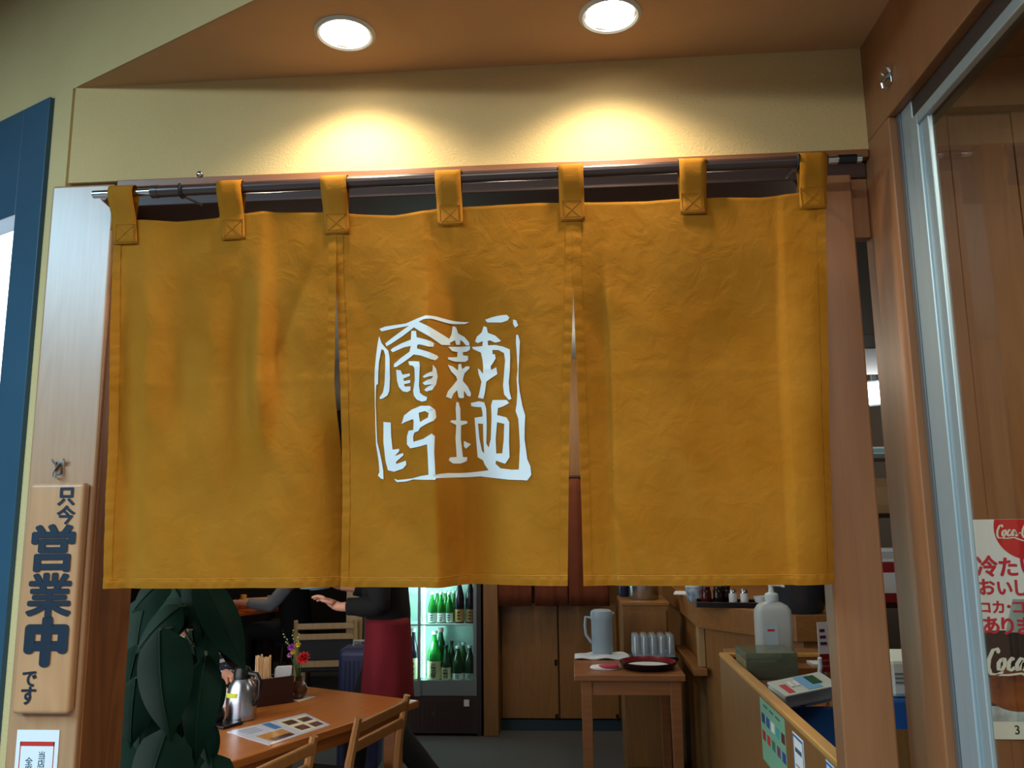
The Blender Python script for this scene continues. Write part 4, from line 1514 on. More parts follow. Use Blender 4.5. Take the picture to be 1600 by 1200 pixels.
def bottle(px_, ytop, zb, Y, rpx, glassm, capm, labm, lfrac, txt, label, group='sake bottles in the fridge', tm=BLACKPRINT):
    x = atY(px_, 1000, Y).x
    zt_ = atY(px_, ytop, Y).z
    hgt = max(.18, zt_ - zb)
    r = rpx / 1280 * Y
    t = empty('sake_bottle', (x, Y, zb))
    tag(t, label, 'bottle', group)
    H = hgt
    MB().lathe([(r * .9, 0), (r, .006), (r, H * .50), (r * .93, H * .56), (r * .66, H * .68), (r * .40, H * .80), (r * .32, H * .88), (r * .32, H * .93)], n=18).build('bottle_glass', glassm, t, True)
    MB().lathe([(r * .40, H * .925), (r * .42, H * .95), (r * .42, H * .99), (r * .36, H), (0, H)], n=14).build('cap', capm, t, True)
    if labm:
        lo_ = MB()
        lo_.grid(lambda u, v: Vector((r * 1.015 * math.cos(R(-175 + 170 * u)), r * 1.015 * math.sin(R(-175 + 170 * u)), H * (.03 + lfrac * v))), 14, 1)
        l = lo_.build('label', labm, t, 'all')
        if txt == '|' or (not txt and lfrac < .32):      # brush marks too small to read
            for q in range(3):
                zq = H * (.03 + lfrac * (.25 + .25 * q))
                MB().box(-r * .35, r * .3, -r * 1.05, -r * 1.02, zq - H * lfrac * .05, zq + H * lfrac * .04).build('brush_mark', tm, l)
        elif txt:
            n_ = len(txt)
            text('label_lettering', '\n'.join(txt), min(r * 1.1, H * lfrac / n_ * .95), tm, l, (0, -r * 1.06, H * (.03 + lfrac * .5)), X_, Z_, .02, 1, spacing=.85)
    return t


zs1, zs0 = SHZ[1] + .0005, SHZ[0] + .0005
G1 = 'upper shelf of the lit fridge'
for i, xp in enumerate((675, 689, 702)):
    bottle(xp, 925, zs1, FY + .09, 6.3, GREEN, CAPW, LABW, .30, '', ('leftmost', 'second', 'third')[i] + ' green sake bottle in the front row of the fridge upper shelf')
for i, xp in enumerate((683, 696, 709)):
    bottle(xp, 923, zs1, FY + .19, 6.2, GREEN, CAPW, None, .3, '', ('left', 'middle', 'right')[i] + ' green sake bottle in the back row of the fridge upper shelf')
bottle(718, 898, zs1, FY + .09, 7.4, DARKB, CAPW, LABG, .26, '', 'dark bottle with gold label beside the green ones on the upper shelf')
bottle(735, 898, zs1, FY + .09, 7.4, DARKB, CAPW, LABG, .26, '', 'dark bottle with gold label at the right end of the upper shelf')
bottle(679, 985, zs0, FY + .08, 10.6, GREEN, CAPW, LABC, .36, '出羽桜', 'largest green sake bottle with tall cream label on the lower shelf')
bottle(689, 981, zs0, FY + .18, 10.2, DGREEN, CAPP, None, .3, '', 'big dark green bottle with pink cap behind the largest green one')
bottle(697, 1008, zs0, FY + .08, 7.8, DGREEN, BLACK, LABC, .34, '出羽', 'small green bottle with cream label next to the largest one')
bottle(706, 1001, zs0, FY + .18, 7.0, DGREEN, BLACK, None, .3, '', 'slim dark green bottle in the back of the lower shelf')
bottle(715.5, 1009, zs0, FY + .08, 8.8, DGREEN, CAPW, LABW, .18, '', 'dark green bottle with short white label on the lower shelf')
bottle(724, 1004, zs0, FY + .18, 8.0, GREEN, CAPW, None, .3, '', 'bright green bottle at the back right of the lower shelf')
bottle(734, 1008, zs0, FY + .08, 8.2, DGREEN, CAPW, LABW, .18, '', 'dark green bottle at the right end of the lower shelf')
bottle(646, 981, zs0, FY + .07, 8.4, DARKB, CAPW, LABC, .40, '|', 'dark bottle with pale label in the left half of the fridge')
for i, xp in enumerate((584, 603, 622)):
    bottle(xp, 985, zs0, FY + .08, 8.4, DGREEN, CAPW, LABC, .36, '', ('leftmost', 'second', 'third')[i] + ' green sake bottle in the left half of the fridge behind the person')

# ================================================================== BACK CUPBOARDS AND CURTAIN
cbd = empty('back_cupboard', (0, 6.18, 0))
tag(cbd, 'brown wooden cupboard with plain doors along the back wall', 'cupboard')
ux0, ux1 = atY(781, 1000, 6.16).x, atY(968, 1000, 6.16).x
CZ1 = atY(800, 944, 6.16).z
MB().box(ux0, ux1, .01, .115, .08, CZ1).build('body', SHOPWOOD, cbd)
for a, b in ((784, 871), (873.5, 964)):
    xa, xb = atY(a, 1000, 6.16).x, atY(b, 1000, 6.16).x
    d_ = MB().box(xa, xb, -.02, .008, .085, CZ1 - .01).build('door', SHOPWOOD, cbd, bevel=.003)
    for zh in (atY(870, 1035, 6.16).z, atY(870, 1120, 6.16).z):
        MB().lathe([(.010, -.02), (.010, .02)], c=(xb - .015, -.024, zh), n=10).build('hinge', mat('hinge_dark', (50, 42, 36), .4, .6), d_, True)
CUR = mat('back_curtain', (108, 50, 22), .85, var=.2, vscale=9)
CB = empty('back_curtain', (-.1, 6.02, 0))
tag(CB, 'short rust brown cloth curtain hanging in the back doorway', 'curtain')
zc0 = atY(850, 947, 6.02).z
for a, b in ((779, 830.5), (836, 887), (889, 952)):
    xa, xb = atY(a, 930, 6.02).x + .1, atY(b, 930, 6.02).x + .1
    MB().grid(lambda u, v, xa=xa, xb=xb: Vector((xa + (xb - xa) * u, .012 * math.sin(u * 9 + a) + .006 * math.sin(u * 21), zc0 + (1.78 - zc0) * v)), 16, 10).build('cloth_panel', CUR, CB, 'all', solid=.003)
MB().tube([(-.5, 0, 1.79), (.42, 0, 1.79)], .012, 10).build('rod', DBR, CB, True)

# low cabinet behind the water table, with a steel pot
lc0, lc1 = atY(972, 941, 5.05), atY(1043, 941, 5.05)
lc = empty('low_cabinet', ((lc0.x + lc1.x) / 2, 5.05, 0))
tag(lc, 'low brown wooden cabinet behind the water pitcher table', 'cabinet')
lw = (lc1.x - lc0.x) / 2
MB().box(-lw, lw, 0, .42, 0, lc0.z - .02).build('body', SHOPWOOD, lc, bevel=.003)
MB().box(-lw - .008, lw + .01, -.008, .43, lc0.z - .02, lc0.z).build('top', COUNTERWOOD, lc, bevel=.003)
MB().box(-lw + .012, lw - .012, -.012, 0, .08, lc0.z - .05).build('front_panel', SHOPWOOD, lc, bevel=.002)
sp0 = atY(1006, 935, 5.25)
po2 = empty('stock_pot', (sp0.x, 5.25, lc0.z))
tag(po2, 'stainless steel stock pot standing on the low cabinet', 'pot')
MB().lathe([(.085, 0), (.09, .006), (.09, .17), (.094, .174), (.094, .18), (.086, .18), (.084, .01), (0, .01)], n=28).build('pot_body', FLS, po2, True)
for sx in (-1, 1):
    MB().tube([(sx * .088, -.03, .13), (sx * .115, -.02, .132), (sx * .115, .02, .132), (sx * .088, .03, .13)], .005, 8).build('pot_handle', FLS, po2, True)
MB().lathe([(.094, .1805), (.08, .192), (.02, .198), (.014, .2), (.018, .215), (0, .218)], n=24).build('pot_lid', FLS, po2, True)
bj = atY(960, 940, 5.3)
bjo = empty('blue_jug', (lc0.x + .035, 5.40, lc0.z))
tag(bjo, 'dark blue insulated jug left of the stock pot on the low cabinet', 'jug')
MB().lathe([(.030, 0), (.034, .006), (.034, .14), (.026, .17), (.02, .18)], n=20).build('jug_body', mat('jug_blue', (26, 44, 72), .3), bjo, True)
MB().lathe([(.021, .178), (.021, .20), (.012, .208), (0, .21)], n=16).build('jug_lid', BLACK, bjo, True)

# ================================================================== WATER TABLE
wt0, wt1 = atZ(897, 1055, .72), atZ(1075, 1055, .72)
wy1 = 4.93
wtb = empty('side_table', (0, 4.3, 0))
tag(wtb, 'small wooden side table holding pitcher, glasses and tray', 'table')
wl, wr = wt0.x, wt1.x - .012
MB().box(wl, wr, 0, wy1 - 4.3, .69, .72).build('table_top', wood('side_table_wood', (150, 98, 56), (122, 74, 40), .4, 'X', ring=.35), wtb, bevel=.004)
STW = MATS['side_table_wood']
MB().box(wl + .04, wr - .03, .025, .045, .62, .689).build('apron', STW, wtb)
MB().box(wl + .04, wr - .03, .585, .605, .62, .689).build('apron', STW, wtb)
for x in (wl + .035, wr - .075):
    for y in (.02, .56):
        MB().add([(x, y, .689), (x + .055, y, .689), (x + .055, y + .05, .689), (x, y + .05, .689),
                  (x + .005, y, 0), (x + .05, y, 0), (x + .05, y + .05, 0), (x + .005, y + .05, 0)],
                 [(0, 1, 2, 3), (7, 6, 5, 4), (0, 4, 5, 1), (1, 5, 6, 2), (2, 6, 7, 3), (3, 7, 4, 0)]).build('leg', STW, wtb, bevel=.003)
WZ = .72
CLO = mat('towel_white', (208, 218, 226), .9, bump=.4, bscale=120)
a0 = atZ(897, 1026, WZ)
tw = MB()
tw.grid(lambda u, v: Vector((a0.x + .004 + u * .31, 4.74 + v * .17, WZ + .0066 + .016 * (1 - abs(2 * v - 1) ** 3) * (1 - abs(2 * u - 1) ** 6) + .004 * math.sin(u * 14 + v * 3))), 24, 8)
tag(tw.build('folded_towel', CLO, None, 'all', solid=.004), 'folded white towel under the water pitcher', 'towel')
pc = atZ(941, 1024, WZ)
pi = empty('water_pitcher', (pc.x, 4.83, WZ + .0265))
tag(pi, 'frosted translucent plastic water pitcher with lid', 'pitcher')
FROST = mat('frosted_plastic', (176, 204, 220), .4, trans=.35, ior=1.3)
s = 4.85 / 1280
MB().lathe([(15 * s, 0), (15.5 * s, .01), (15.8 * s, 48 * s), (16.2 * s, 49 * s), (16.2 * s, 50 * s)], n=26, sy=.9).build('pitcher_body', FROST, pi, True)
MB().lathe([(16.6 * s, 50 * s), (16.6 * s, 56 * s), (15.5 * s, 60 * s), (12 * s, 62 * s), (0, 62.5 * s)], n=26, sy=.9).build('pitcher_lid', FROST, pi, True)
MB().tube([(-15 * s, 0, 50 * s), (-24 * s, 0, 51 * s), (-25 * s, 0, 40 * s), (-24 * s, 0, 26 * s), (-15.5 * s, 0, 14 * s)], .008, 8).build('pitcher_handle', FROST, pi, True)
MB().tube([(14 * s, 0, 55 * s), (19 * s, 0, 57 * s)], [.012, .006], 8).build('pitcher_spout', FROST, pi, True)
pk = atZ(945, 1041, WZ)
pko = empty('wipe_packet', (pk.x, 4.46, WZ), R(6))
tag(pko, 'white and pink packet of wipes at the front of the side table', 'packet')
MB().lathe([(0, .022), (.07, .020), (.078, .010), (.07, .001), (0, 0)], n=20, sx=1.05, sy=.5).build('packet_body', PAPER, pko, True)
MB().lathe([(0, .031), (.05, .028), (.058, .018), (.05, .012)], c=(.015, -.02, -.002), n=16, sx=1.0, sy=.4).build('pink_wrapper', mat('wrap_pink', (188, 62, 92), .5), pko, True)
rt = atZ(1012, 1042, WZ)
rto = empty('round_tray', (rt.x, 4.50, WZ))
tag(rto, 'round black lacquer tray with red rim and white liner', 'tray')
MB().lathe([(.125, 0), (.142, .02), (.148, .036), (.143, .037), (.136, .022), (.12, .008)], n=40, caps=False).build('tray_rim', mat('lacquer_black', (16, 10, 12), .25), rto, True)
MB().lathe([(.1425, .0372), (.137, .024), (.122, .0085)], n=40, caps=False).build('red_inside', mat('lacquer_red', (120, 20, 32), .3), rto, True)
MB().lathe([(0, 0), (.122, .0), (.122, .008), (.118, .012), (0, .012)], n=40).build('white_liner', CLO, rto, True)
g0 = atZ(985, 1026, WZ)
gt = empty('glass_tray', (.435, 4.80, WZ))
tag(gt, 'shallow pale tray filled with upturned water glasses', 'tray')
MB().box(-.125, .115, -.09, .10, 0, .008).build('tray_base', mat('tray_pale', (196, 204, 210), .4), gt, bevel=.003)
MB().box(-.13, .12, -.098, -.090, 0, .022).build('tray_lip', BLACK, gt, bevel=.003)
MB().box(-.133, -.125, -.098, .10, 0, .03).build('tray_lip', BLACK, gt, bevel=.003)
g1 = None
GL = glass('tumbler_glass', (228, 236, 240), .2, .1, .20, (214, 226, 234))
for i in range(5):
    for j in range(3):
        p = (gt.location.x - .102 + i * .0475, gt.location.y - .058 + j * .056, WZ + .0082)
        if g1 is None:
            g1 = MB().lathe([(.0222, 0), (.0190, .118), (.016, .124), (0, .125)], n=18, caps=False).build('water_glass', GL, None, True, loc=p)
            o = g1
        else:
            o = g1.copy()
            COL.objects.link(o)
            o.location = p
        tag(o, 'upturned clear water glass on the pale tray', 'glass', 'upturned glasses on the tray')

# ================================================================== SERVICE COUNTER
P0 = atZ(1090, 981, .93)
cdv = Vector((.6, -.8, 0)).normalized()
E1 = P0 + cdv * .62
def cpoly(i):
    return [(P0.x + i, P0.y + i * .2), (E1.x + i, E1.y + i * .6), (1.26, E1.y + i * .6), (1.26, 6.1), (P0.x + i, 6.1)]
sc = empty('service_counter', (P0.x, P0.y, 0))
tag(sc, 'L-shaped wooden service counter with thick top right of the side table', 'counter')
def rel(pts):
    return [(p[0] - P0.x, p[1] - P0.y) for p in pts]
MB().prism(rel(cpoly(0)), .93, 1.05).build('worktop', COUNTERWOOD, sc, bevel=.004)
MB().prism(rel(cpoly(.035)), 0, .929).build('body', SHOPWOOD, sc)
MB().box(-.035, .033, -.05, .75, .70, .735).build('side_ledge', COUNTERWOOD, sc, bevel=.003)
MB().box(.0, .034, .0, .06, .735, .93).build('end_post', PALEWOOD, sc, bevel=.003)
KZ = 1.05
# things on the counter
def lathe_thing(name, loc, prof, m, label, cat, n=20, parts=(), group=None):
    t = empty(name, loc)
    tag(t, label, cat, group)
    MB().lathe(prof, n=n).build(parts[0][0] if parts and isinstance(parts[0], str) else name + '_body', m, t, True)
    return t


tr = atZ(1135, 950, KZ)
ctray = empty('condiment_tray', (tr.x + .02, tr.y + .10, KZ), R(-8))
tag(ctray, 'black tray of condiments on the service counter', 'tray')
MB().box(-.15, .15, -.09, .09, 0, .012).build('tray_base', mat('tray_black', (22, 12, 12), .3), ctray, bevel=.005)
for d in ((-.15, .15, -.094, -.086), (-.15, .15, .086, .094), (-.154, -.146, -.09, .09), (.146, .154, -.09, .09)):
    MB().box(d[0], d[1], d[2], d[3], 0.0, .026).build('tray_rim', MATS['tray_black'], ctray, bevel=.002)


def on_tray(dx, dy):
    v = Matrix.Rotation(R(-8), 3, 'Z') @ Vector((dx, dy, .0125))
    return ctray.location + v


for i, dx in enumerate((.03, .085)):
    sh_ = empty('salt_shaker', on_tray(dx, -.055))
    tag(sh_, 'white shaker, %s of the two on the black condiment tray' % ('left' if i == 0 else 'right'), 'shaker', 'shakers on the counter')
    MB().lathe([(.017, 0), (.020, .006), (.020, .05), (.018, .056)], n=16).build('shaker_body', mat('shaker_white', (214, 218, 220), .4), sh_, True)
    MB().lathe([(.0185, .056), (.0185, .066), (.012, .074), (0, .076)], n=16).build('shaker_lid', FLS, sh_, True)
for i, (dx, dy, col_) in enumerate(((-.10, -.02, (70, 18, 16)), (-.04, .0, (30, 16, 16)), (.0, .04, (44, 20, 18)))):
    jr = empty('sauce_jar', on_tray(dx, dy))
    tag(jr, ('dark red sauce jar at the left of the condiment tray', 'black sauce jar in the middle of the condiment tray', 'brown sauce jar at the back of the condiment tray')[i], 'jar')
    MB().lathe([(.022, 0), (.027, .008), (.027, .06), (.02, .07)], n=16).build('jar_body', mat('jar%d_glass' % i, col_, .2), jr, True)
    MB().lathe([(.022, .07), (.022, .082), (0, .084)], n=14).build('jar_lid', BLACK, jr, True)
pc_ = atZ(1082, 942, KZ)
pp = empty('patterned_cup', (pc_.x + .02, pc_.y + .06, KZ))
tag(pp, 'blue and white patterned cup at the counter corner', 'cup')
MB().lathe([(.028, 0), (.038, .01), (.046, .06), (.048, .085), (.044, .085), (.036, .02), (0, .015)], n=24).build('cup_body', mat('china_blue', (60, 96, 136), .3, var=.6, vscale=30, col2=(190, 206, 214)), pp, True)
MB().lathe([(.0475, .078), (.0487, .082), (.0487, .0865), (.047, .0868)], n=24, caps=False).build('cup_rim', mat('china_white', (214, 222, 226), .3), pp, True)
pw = atZ(1056, 931, KZ)
tag(MB().box(-.06, .06, -.09, .09, 0, .006, Matrix.Rotation(R(-10), 4, 'Z')).build('paper_stack', PAPER, None, loc=(pw.x + .07, pw.y + .15, KZ)),
    'small stack of white papers on the counter left of the patterned cup', 'paper')
wb = atZ(1177, 951, KZ)
bo = empty('white_bowl', (wb.x + .055, wb.y + .04, KZ))
tag(bo, 'small white bowl at the right of the condiment tray', 'bowl')
MB().lathe([(.02, 0), (.022, .006), (.036, .03), (.042, .055), (.039, .055), (.03, .02), (0, .01)], n=22).build('bowl_body', mat('china_white', (214, 222, 226), .3), bo, True)
bn = (atZ(1212, 962, KZ) + atZ(1298, 966, KZ)) / 2
bi = empty('food_container', (bn.x + .03, 4.03, KZ))
tag(bi, 'smoky translucent plastic container behind the pump bottle', 'container')
SMOKE = glass('smoky_plastic', (120, 126, 132), .15, .12, .55, (70, 76, 84))
bw_ = .125
MB().lathe([(bw_ * .80, 0), (bw_ * .92, .02), (bw_, .13), (bw_ * 1.05, .14), (bw_ * 1.05, .15), (bw_ * .97, .15)], n=36, sy=.8).build('container_body', SMOKE, bi, True)
MB().lathe([(bw_ * 1.07, .150), (bw_ * 1.07, .158), (bw_ * .9, .168), (0, .17)], n=36, sy=.8).build('container_lid', SMOKE, bi, True)

# ================================================================== REGISTER COUNTER
QX = .583
rc = empty('register_counter', (QX, 2.03, 0))
tag(rc, 'brown wooden register counter with a raised pale rim behind the jamb', 'counter')
def rb(name, x0, x1, y0, y1, z0, z1, m, bev=.003):
    return MB().box(x0 - QX, x1 - QX, y0 - 2.03, y1 - 2.03, z0, z1).build(name, m, rc, bevel=bev)
rb('side_panel', QX, QX + .028, 1.93, 3.53, 0, .935, SHOPWOOD)
rb('rim', QX - .002, QX + .032, 1.93, 3.53, .935, .95, RIMWOOD)
rb('end_panel', QX + .028, 1.5, 3.50, 3.53, 0, .935, SHOPWOOD)
rb('rim', QX + .032, 1.5, 3.496, 3.532, .935, .95, RIMWOOD)
rb('desk_top', QX + .028, 1.5, 2.92, 3.50, .80, .83, TABLEWOOD)
rb('inner_shelf', QX + .028, 1.5, 1.95, 2.92, .50, .53, SHOPWOOD)
rb('rear_step', .80, 1.5, 3.38, 3.496, .83, .915, COUNTERWOOD)
# papers on the step
tag(MB().box(0, .30, 0, .09, 0, .012).build('paper_stack', PAPER, None, loc=(.915, 3.39, .9152), bevel=.001), 'flat stack of white papers behind the card stand', 'paper')
# shelf boards and bottle platform behind the rim
pb = atZ(1204, 1012, .95)
pbo = empty('pump_bottle', (pb.x + .01, 3.62, .935), 0)
tag(pbo, 'large translucent white pump bottle of hand sanitiser', 'bottle')
rb('bottle_platform', QX + .05, 1.2, 3.535, 3.74, .90, .934, COUNTERWOOD)
s = 3.68 / 1280
MILK = mat('milky_plastic', (206, 220, 222), .35, trans=.25, ior=1.3)
def rrect(hx, hy, r, n=6):
    out = []
    for cx_, cy_, a0_ in ((hx - r, hy - r, 0), (-hx + r, hy - r, 90), (-hx + r, -hy + r, 180), (hx - r, -hy + r, 270)):
        for k in range(n + 1):
            a = R(a0_ + 90 * k / n)
            out.append((cx_ + r * math.cos(a), cy_ + r * math.sin(a)))
    return out
def loft(rings):
    mb = MB()
    n = len(rings[0][0])
    for pts, z in rings:
        mb.v += [(p[0], p[1], z) for p in pts]
    for j in range(len(rings) - 1):
        for k in range(n):
            k2 = (k + 1) % n
            mb.f.append((j * n + k, j * n + k2, (j + 1) * n + k2, (j + 1) * n + k))
    mb.f.append(tuple(range(n - 1, -1, -1)))
    mb.f.append(tuple(range((len(rings) - 1) * n, len(rings) * n)))
    return mb
hb = 25 * s
loft([(rrect(hb * .95, .045, .02), 0), (rrect(hb, .05, .022), .008), (rrect(hb, .05, .022), 52 * s), (rrect(hb * .97, .048, .022), 60 * s),
      (rrect(hb * .8, .042, .022), 67 * s), (rrect(hb * .5, .03, .02), 71 * s), (rrect(.02, .02, .0195), 72.5 * s)]).build('bottle_body', MILK, pbo, True)
PUMP = mat('pump_white', (206, 224, 228), .35)
MB().lathe([(.026, 72 * s), (.028, 73 * s), (.028, 82 * s), (.022, 84 * s), (.012, 85 * s), (.010, 93 * s), (.013, 94 * s), (.013, 98 * s), (0, 99 * s)], n=20).build('pump_head', PUMP, pbo, True)
MB().tube([(0, 0, 96.5 * s), (.03, -.03, 96.5 * s), (.045, -.045, 94 * s)], [.008, .007, .005], 8).build('pump_nozzle', PUMP, pbo, True)
lbl = MB().box(-hb * .62, hb * .1, -.0512, -.0503, 10 * s, 42 * s).build('bottle_label', mat('label_pale_blue', (176, 200, 214), .6), pbo)
MB().box(-hb * .5, -hb * .1, -.0518, -.0512, 32 * s, 35 * s).build('label_red_mark', REDPRINT, lbl)
# acrylic leaflet holder
h0, h1 = atZ(1150, 1010, .95), atZ(1240, 1045, .95)
ah = empty('leaflet_holder', (.70, 3.16, .83))
tag(ah, 'clear acrylic leaflet holder in front of the pump bottle', 'holder')
ACR = glass('acrylic', (214, 226, 214), .2, .03, .3, (160, 172, 150))
for nm, d in (('front_plate', (-.085, .10, -.004, 0, 0, .175)), ('back_plate', (-.085, .10, .19, .194, 0, .175)), ('side_plate', (-.085, -.081, 0, .19, 0, .175)),
              ('side_plate', (.096, .10, 0, .19, 0, .175)), ('base_plate', (-.081, .096, 0, .19, 0, .004)), ('top_plate', (-.081, .096, .0, .19, .171, .175))):
    MB().box(*d).build(nm, ACR, ah)
tag(MB().box(-.06, .07, .03, .10, 0, .055).build('tissue_box', mat('box_olive', (130, 132, 104), .6), None, bevel=.004, loc=(.705, 3.18, .8345)),
    'small olive box inside the acrylic holder', 'box')
# brown cash tray leaning on the rim
ct0 = atZ(1215, 1068, .92)
ctr = empty('cash_tray', (.70, 3.02, .905))
tag(ctr, 'brown leatherette cash tray lying before the acrylic holder', 'tray')
MB().box(-.085, .115, -.10, .11, .0, .012).build('tray_base', mat('tray_brown', (112, 76, 66), .45), ctr, bevel=.006)
MB().box(-.092, -.082, -.105, .115, .0, .028).build('tray_rim', mat('tray_dark', (50, 34, 38), .5), ctr, bevel=.003)
MB().box(-.085, .115, -.108, -.098, .0, .028).build('tray_rim', MATS['tray_dark'], ctr, bevel=.003)
MB().lathe([(0, 0), (.016, .001), (.016, .006), (0, .008)], c=(.09, .05, .012), n=16).build('tray_button', MATS['tray_dark'], ctr, True)
MB().box(-.05, .07, -.07, .07, -.0745, -.0005).build('tray_stand', MATS['tray_dark'], ctr)
# payment terminal, tilted
tm0 = (atZ(1197, 1075, .96) + atZ(1295, 1062, .96)) / 2
tmn = empty('payment_terminal', (.722, 2.80, .960))
tmn.rotation_euler = (R(14), R(-6), R(20))
tmn.scale = (.80, .80, .86)
tag(tmn, 'pale grey payment terminal with a green display on the register counter', 'terminal')
TG = mat('terminal_grey', (196, 212, 210), .45)
MB().box(-.125, .125, -.055, .06, -.045, .0).build('case', TG, tmn, bevel=.006)
MB().box(-.125, .125, -.062, .066, .0005, .010).build('top_plate', TG, tmn, bevel=.004)
MB().box(-.012, .055, -.05, .055, .0102, .0112).build('blue_sticker', mat('sticker_blue', (110, 176, 230), .5), tmn)
MB().box(.03, .075, -.02, .045, .0113, .0123).build('display', mat('display_green', (24, 84, 50), .25), tmn)
MB().box(-.10, -.072, -.05, .02, .0102, .0112).build('red_sticker', mat('sticker_red', (190, 44, 66), .5), tmn)
for k in range(2):
    MB().box(-.06 + k * .024, -.044 + k * .024, -.01, .03, .0102, .013).build('key', PAPER, tmn, bevel=.001)
MB().tube([(.11, .06, -.02), (.14, .085, -.01), (.15, .09, .02), (.145, .09, .05)], .009, 8).build('cable', PUMP, tmn, True)
MB().box(-.02, .10, -.04, .05, -.060, -.046).build('foot', TG, tmn)
# blue crate below the terminal
bc = empty('blue_crate', (.86, 2.50, .53))
tag(bc, 'deep blue plastic crate inside the register counter', 'crate')
BLU = mat('crate_blue', (30, 84, 150), .45)
for nm, d in (('crate_wall', (-.22, .22, .30, .32, 0, .365)), ('crate_wall', (-.22, -.20, -.10, .30, 0, .26)), ('crate_wall', (.20, .22, -.10, .30, 0, .365)), ('crate_wall', (-.20, .20, -.12, -.10, 0, .26)), ('crate_floor', (-.20, .20, -.10, .30, 0, .015))):
    MB().box(*d).build(nm, BLU, bc, bevel=.004)
tag(MB().box(-.13, .13, -.16, .10, 0, .16).build('cardboard_box', mat('cardboard', (96, 70, 40), .8, var=.2), None, bevel=.003, loc=(.87, 2.575, .5455)),
    'dark brown cardboard box inside the blue crate', 'box')
# card stand
cs0, cs1 = atY(1276, 972, 3.05), atY(1299, 1050, 3.05)
cst = empty('card_stand', ((cs0.x + cs1.x) / 2, 3.05, .83))
tag(cst, 'small clear stand with a white and red promotional card', 'stand')
cw = (cs1.x - cs0.x) / 2
zt_, zb_ = cs0.z - .83, cs1.z - .83
Mt = Matrix.Rotation(R(14), 4, 'Z')
MB().box(-cw * 1.1, cw * 1.1, -.001, .001, zb_, zt_, Mt).build('card', PAPER, cst)
MB().box(-cw * 1.05, cw * 1.05, -.0018, -.0012, zb_, zb_ + (zt_ - zb_) * .36, Mt).build('red_print', mat('dark_red_print', (140, 24, 40), .5), cst)
for k in range(3):
    MB().box(-cw * .7, cw * (.3 + .15 * k), -.0019, -.0012, zb_ + (zt_ - zb_) * (.80 - .13 * k), zb_ + (zt_ - zb_) * (.86 - .13 * k), Mt).build('print_mark', mat('plum_print', (74, 44, 84), .6), cst)
for k in range(2):
    MB().box(-cw * .7, cw * .7, -.0025, -.0019, zb_ + (zt_ - zb_) * (.10 + .11 * k), zb_ + (zt_ - zb_) * (.14 + .11 * k), Mt).build('print_mark', mat('rose_print', (176, 90, 104), .6), cst)
MB().lathe([(.03, 0), (.03, .006), (.006, .010), (.005, zb_)], n=16).build('stand_foot', CLEAR, cst, True)
# stickers on the counter side
def sticker(name, pts, m, label, parts):
    ps = [atX(a, b, QX - .001) for a, b in pts]
    y0, y1 = max(p.y for p in ps), min(p.y for p in ps)
    zt2, zb2 = max(p.z for p in ps), min(p.z for p in ps)
    t = empty(name, (QX, (y0 + y1) / 2, (zt2 + zb2) / 2))
    tag(t, label, 'sticker')
    hy, hz_ = (y0 - y1) / 2, (zt2 - zb2) / 2
    MB().box(-.0012, -.0002, -hy, hy, -hz_, hz_).build('sheet', m, t)
    parts(t, hy, hz_)
    return t


def green_parts(t, hy, hz_):
    cols = [(30, 50, 120), (40, 80, 160), (230, 230, 236), (60, 160, 170), (90, 40, 50), (170, 40, 50), (190, 50, 60), (60, 120, 90), (120, 60, 110), (50, 70, 150)]
    for k, c in enumerate(cols):
        u = (k % 5) / 5 + .12
        v = .62 if k < 5 else .34
        y = hy - u * 2 * hy
        z = -hz_ + v * 2 * hz_
        MB().box(-.0018, -.0012, y - hy * .13, y + hy * .13, z, z + hz_ * .30).build('card_mark', mat('card_mark_%d' % k, c, .5), t)
    for k in range(3):
        MB().box(-.0018, -.0012, hy * (.55 - .5 * k) - hy * .2, hy * (.55 - .5 * k) + hy * .14, hz_ * .80, hz_ * .86).build('print_mark', MATS['slate_print'], t)


def blue_parts(t, hy, hz_):
    B = mat('border_blue', (40, 120, 190), .5)
    b = MB()
    b.box(-.0018, -.0012, -hy * .94, hy * .94, hz_ * .90, hz_ * .96)
    b.box(-.0018, -.0012, hy * .84, hy * .94, -hz_ * .96, hz_ * .90)
    b.box(-.0018, -.0012, -hy * .94, -hy * .84, -hz_ * .96, hz_ * .90)
    b.build('blue_border', B, t)
    MB().box(-.0018, -.0012, -hy * .6, hy * .6, hz_ * .55, hz_ * .66).build('print_mark', MATS['slate_print'], t)
    for k in range(4):
        MB().box(-.0017, -.0012, -hy * .6, hy * .6, hz_ * (.2 - .22 * k), hz_ * (.24 - .22 * k)).build('text_line', MATS['grey_print'], t)


sticker('counter_sticker', [(1187, 1088), (1232, 1235)], mat('sticker_green', (120, 178, 150), .5), 'green sheet of card payment marks on the register counter side', green_parts)
sticker('counter_sticker', [(1238, 1142), (1263, 1290)], PAPER, 'white sheet with blue border beside the green sheet', blue_parts)
sticker('counter_sticker', [(1290, 1186), (1312, 1330)], mat('sticker_white', (222, 226, 240), .5), 'white sheet with blue border nearest the jamb on the counter side', blue_parts)

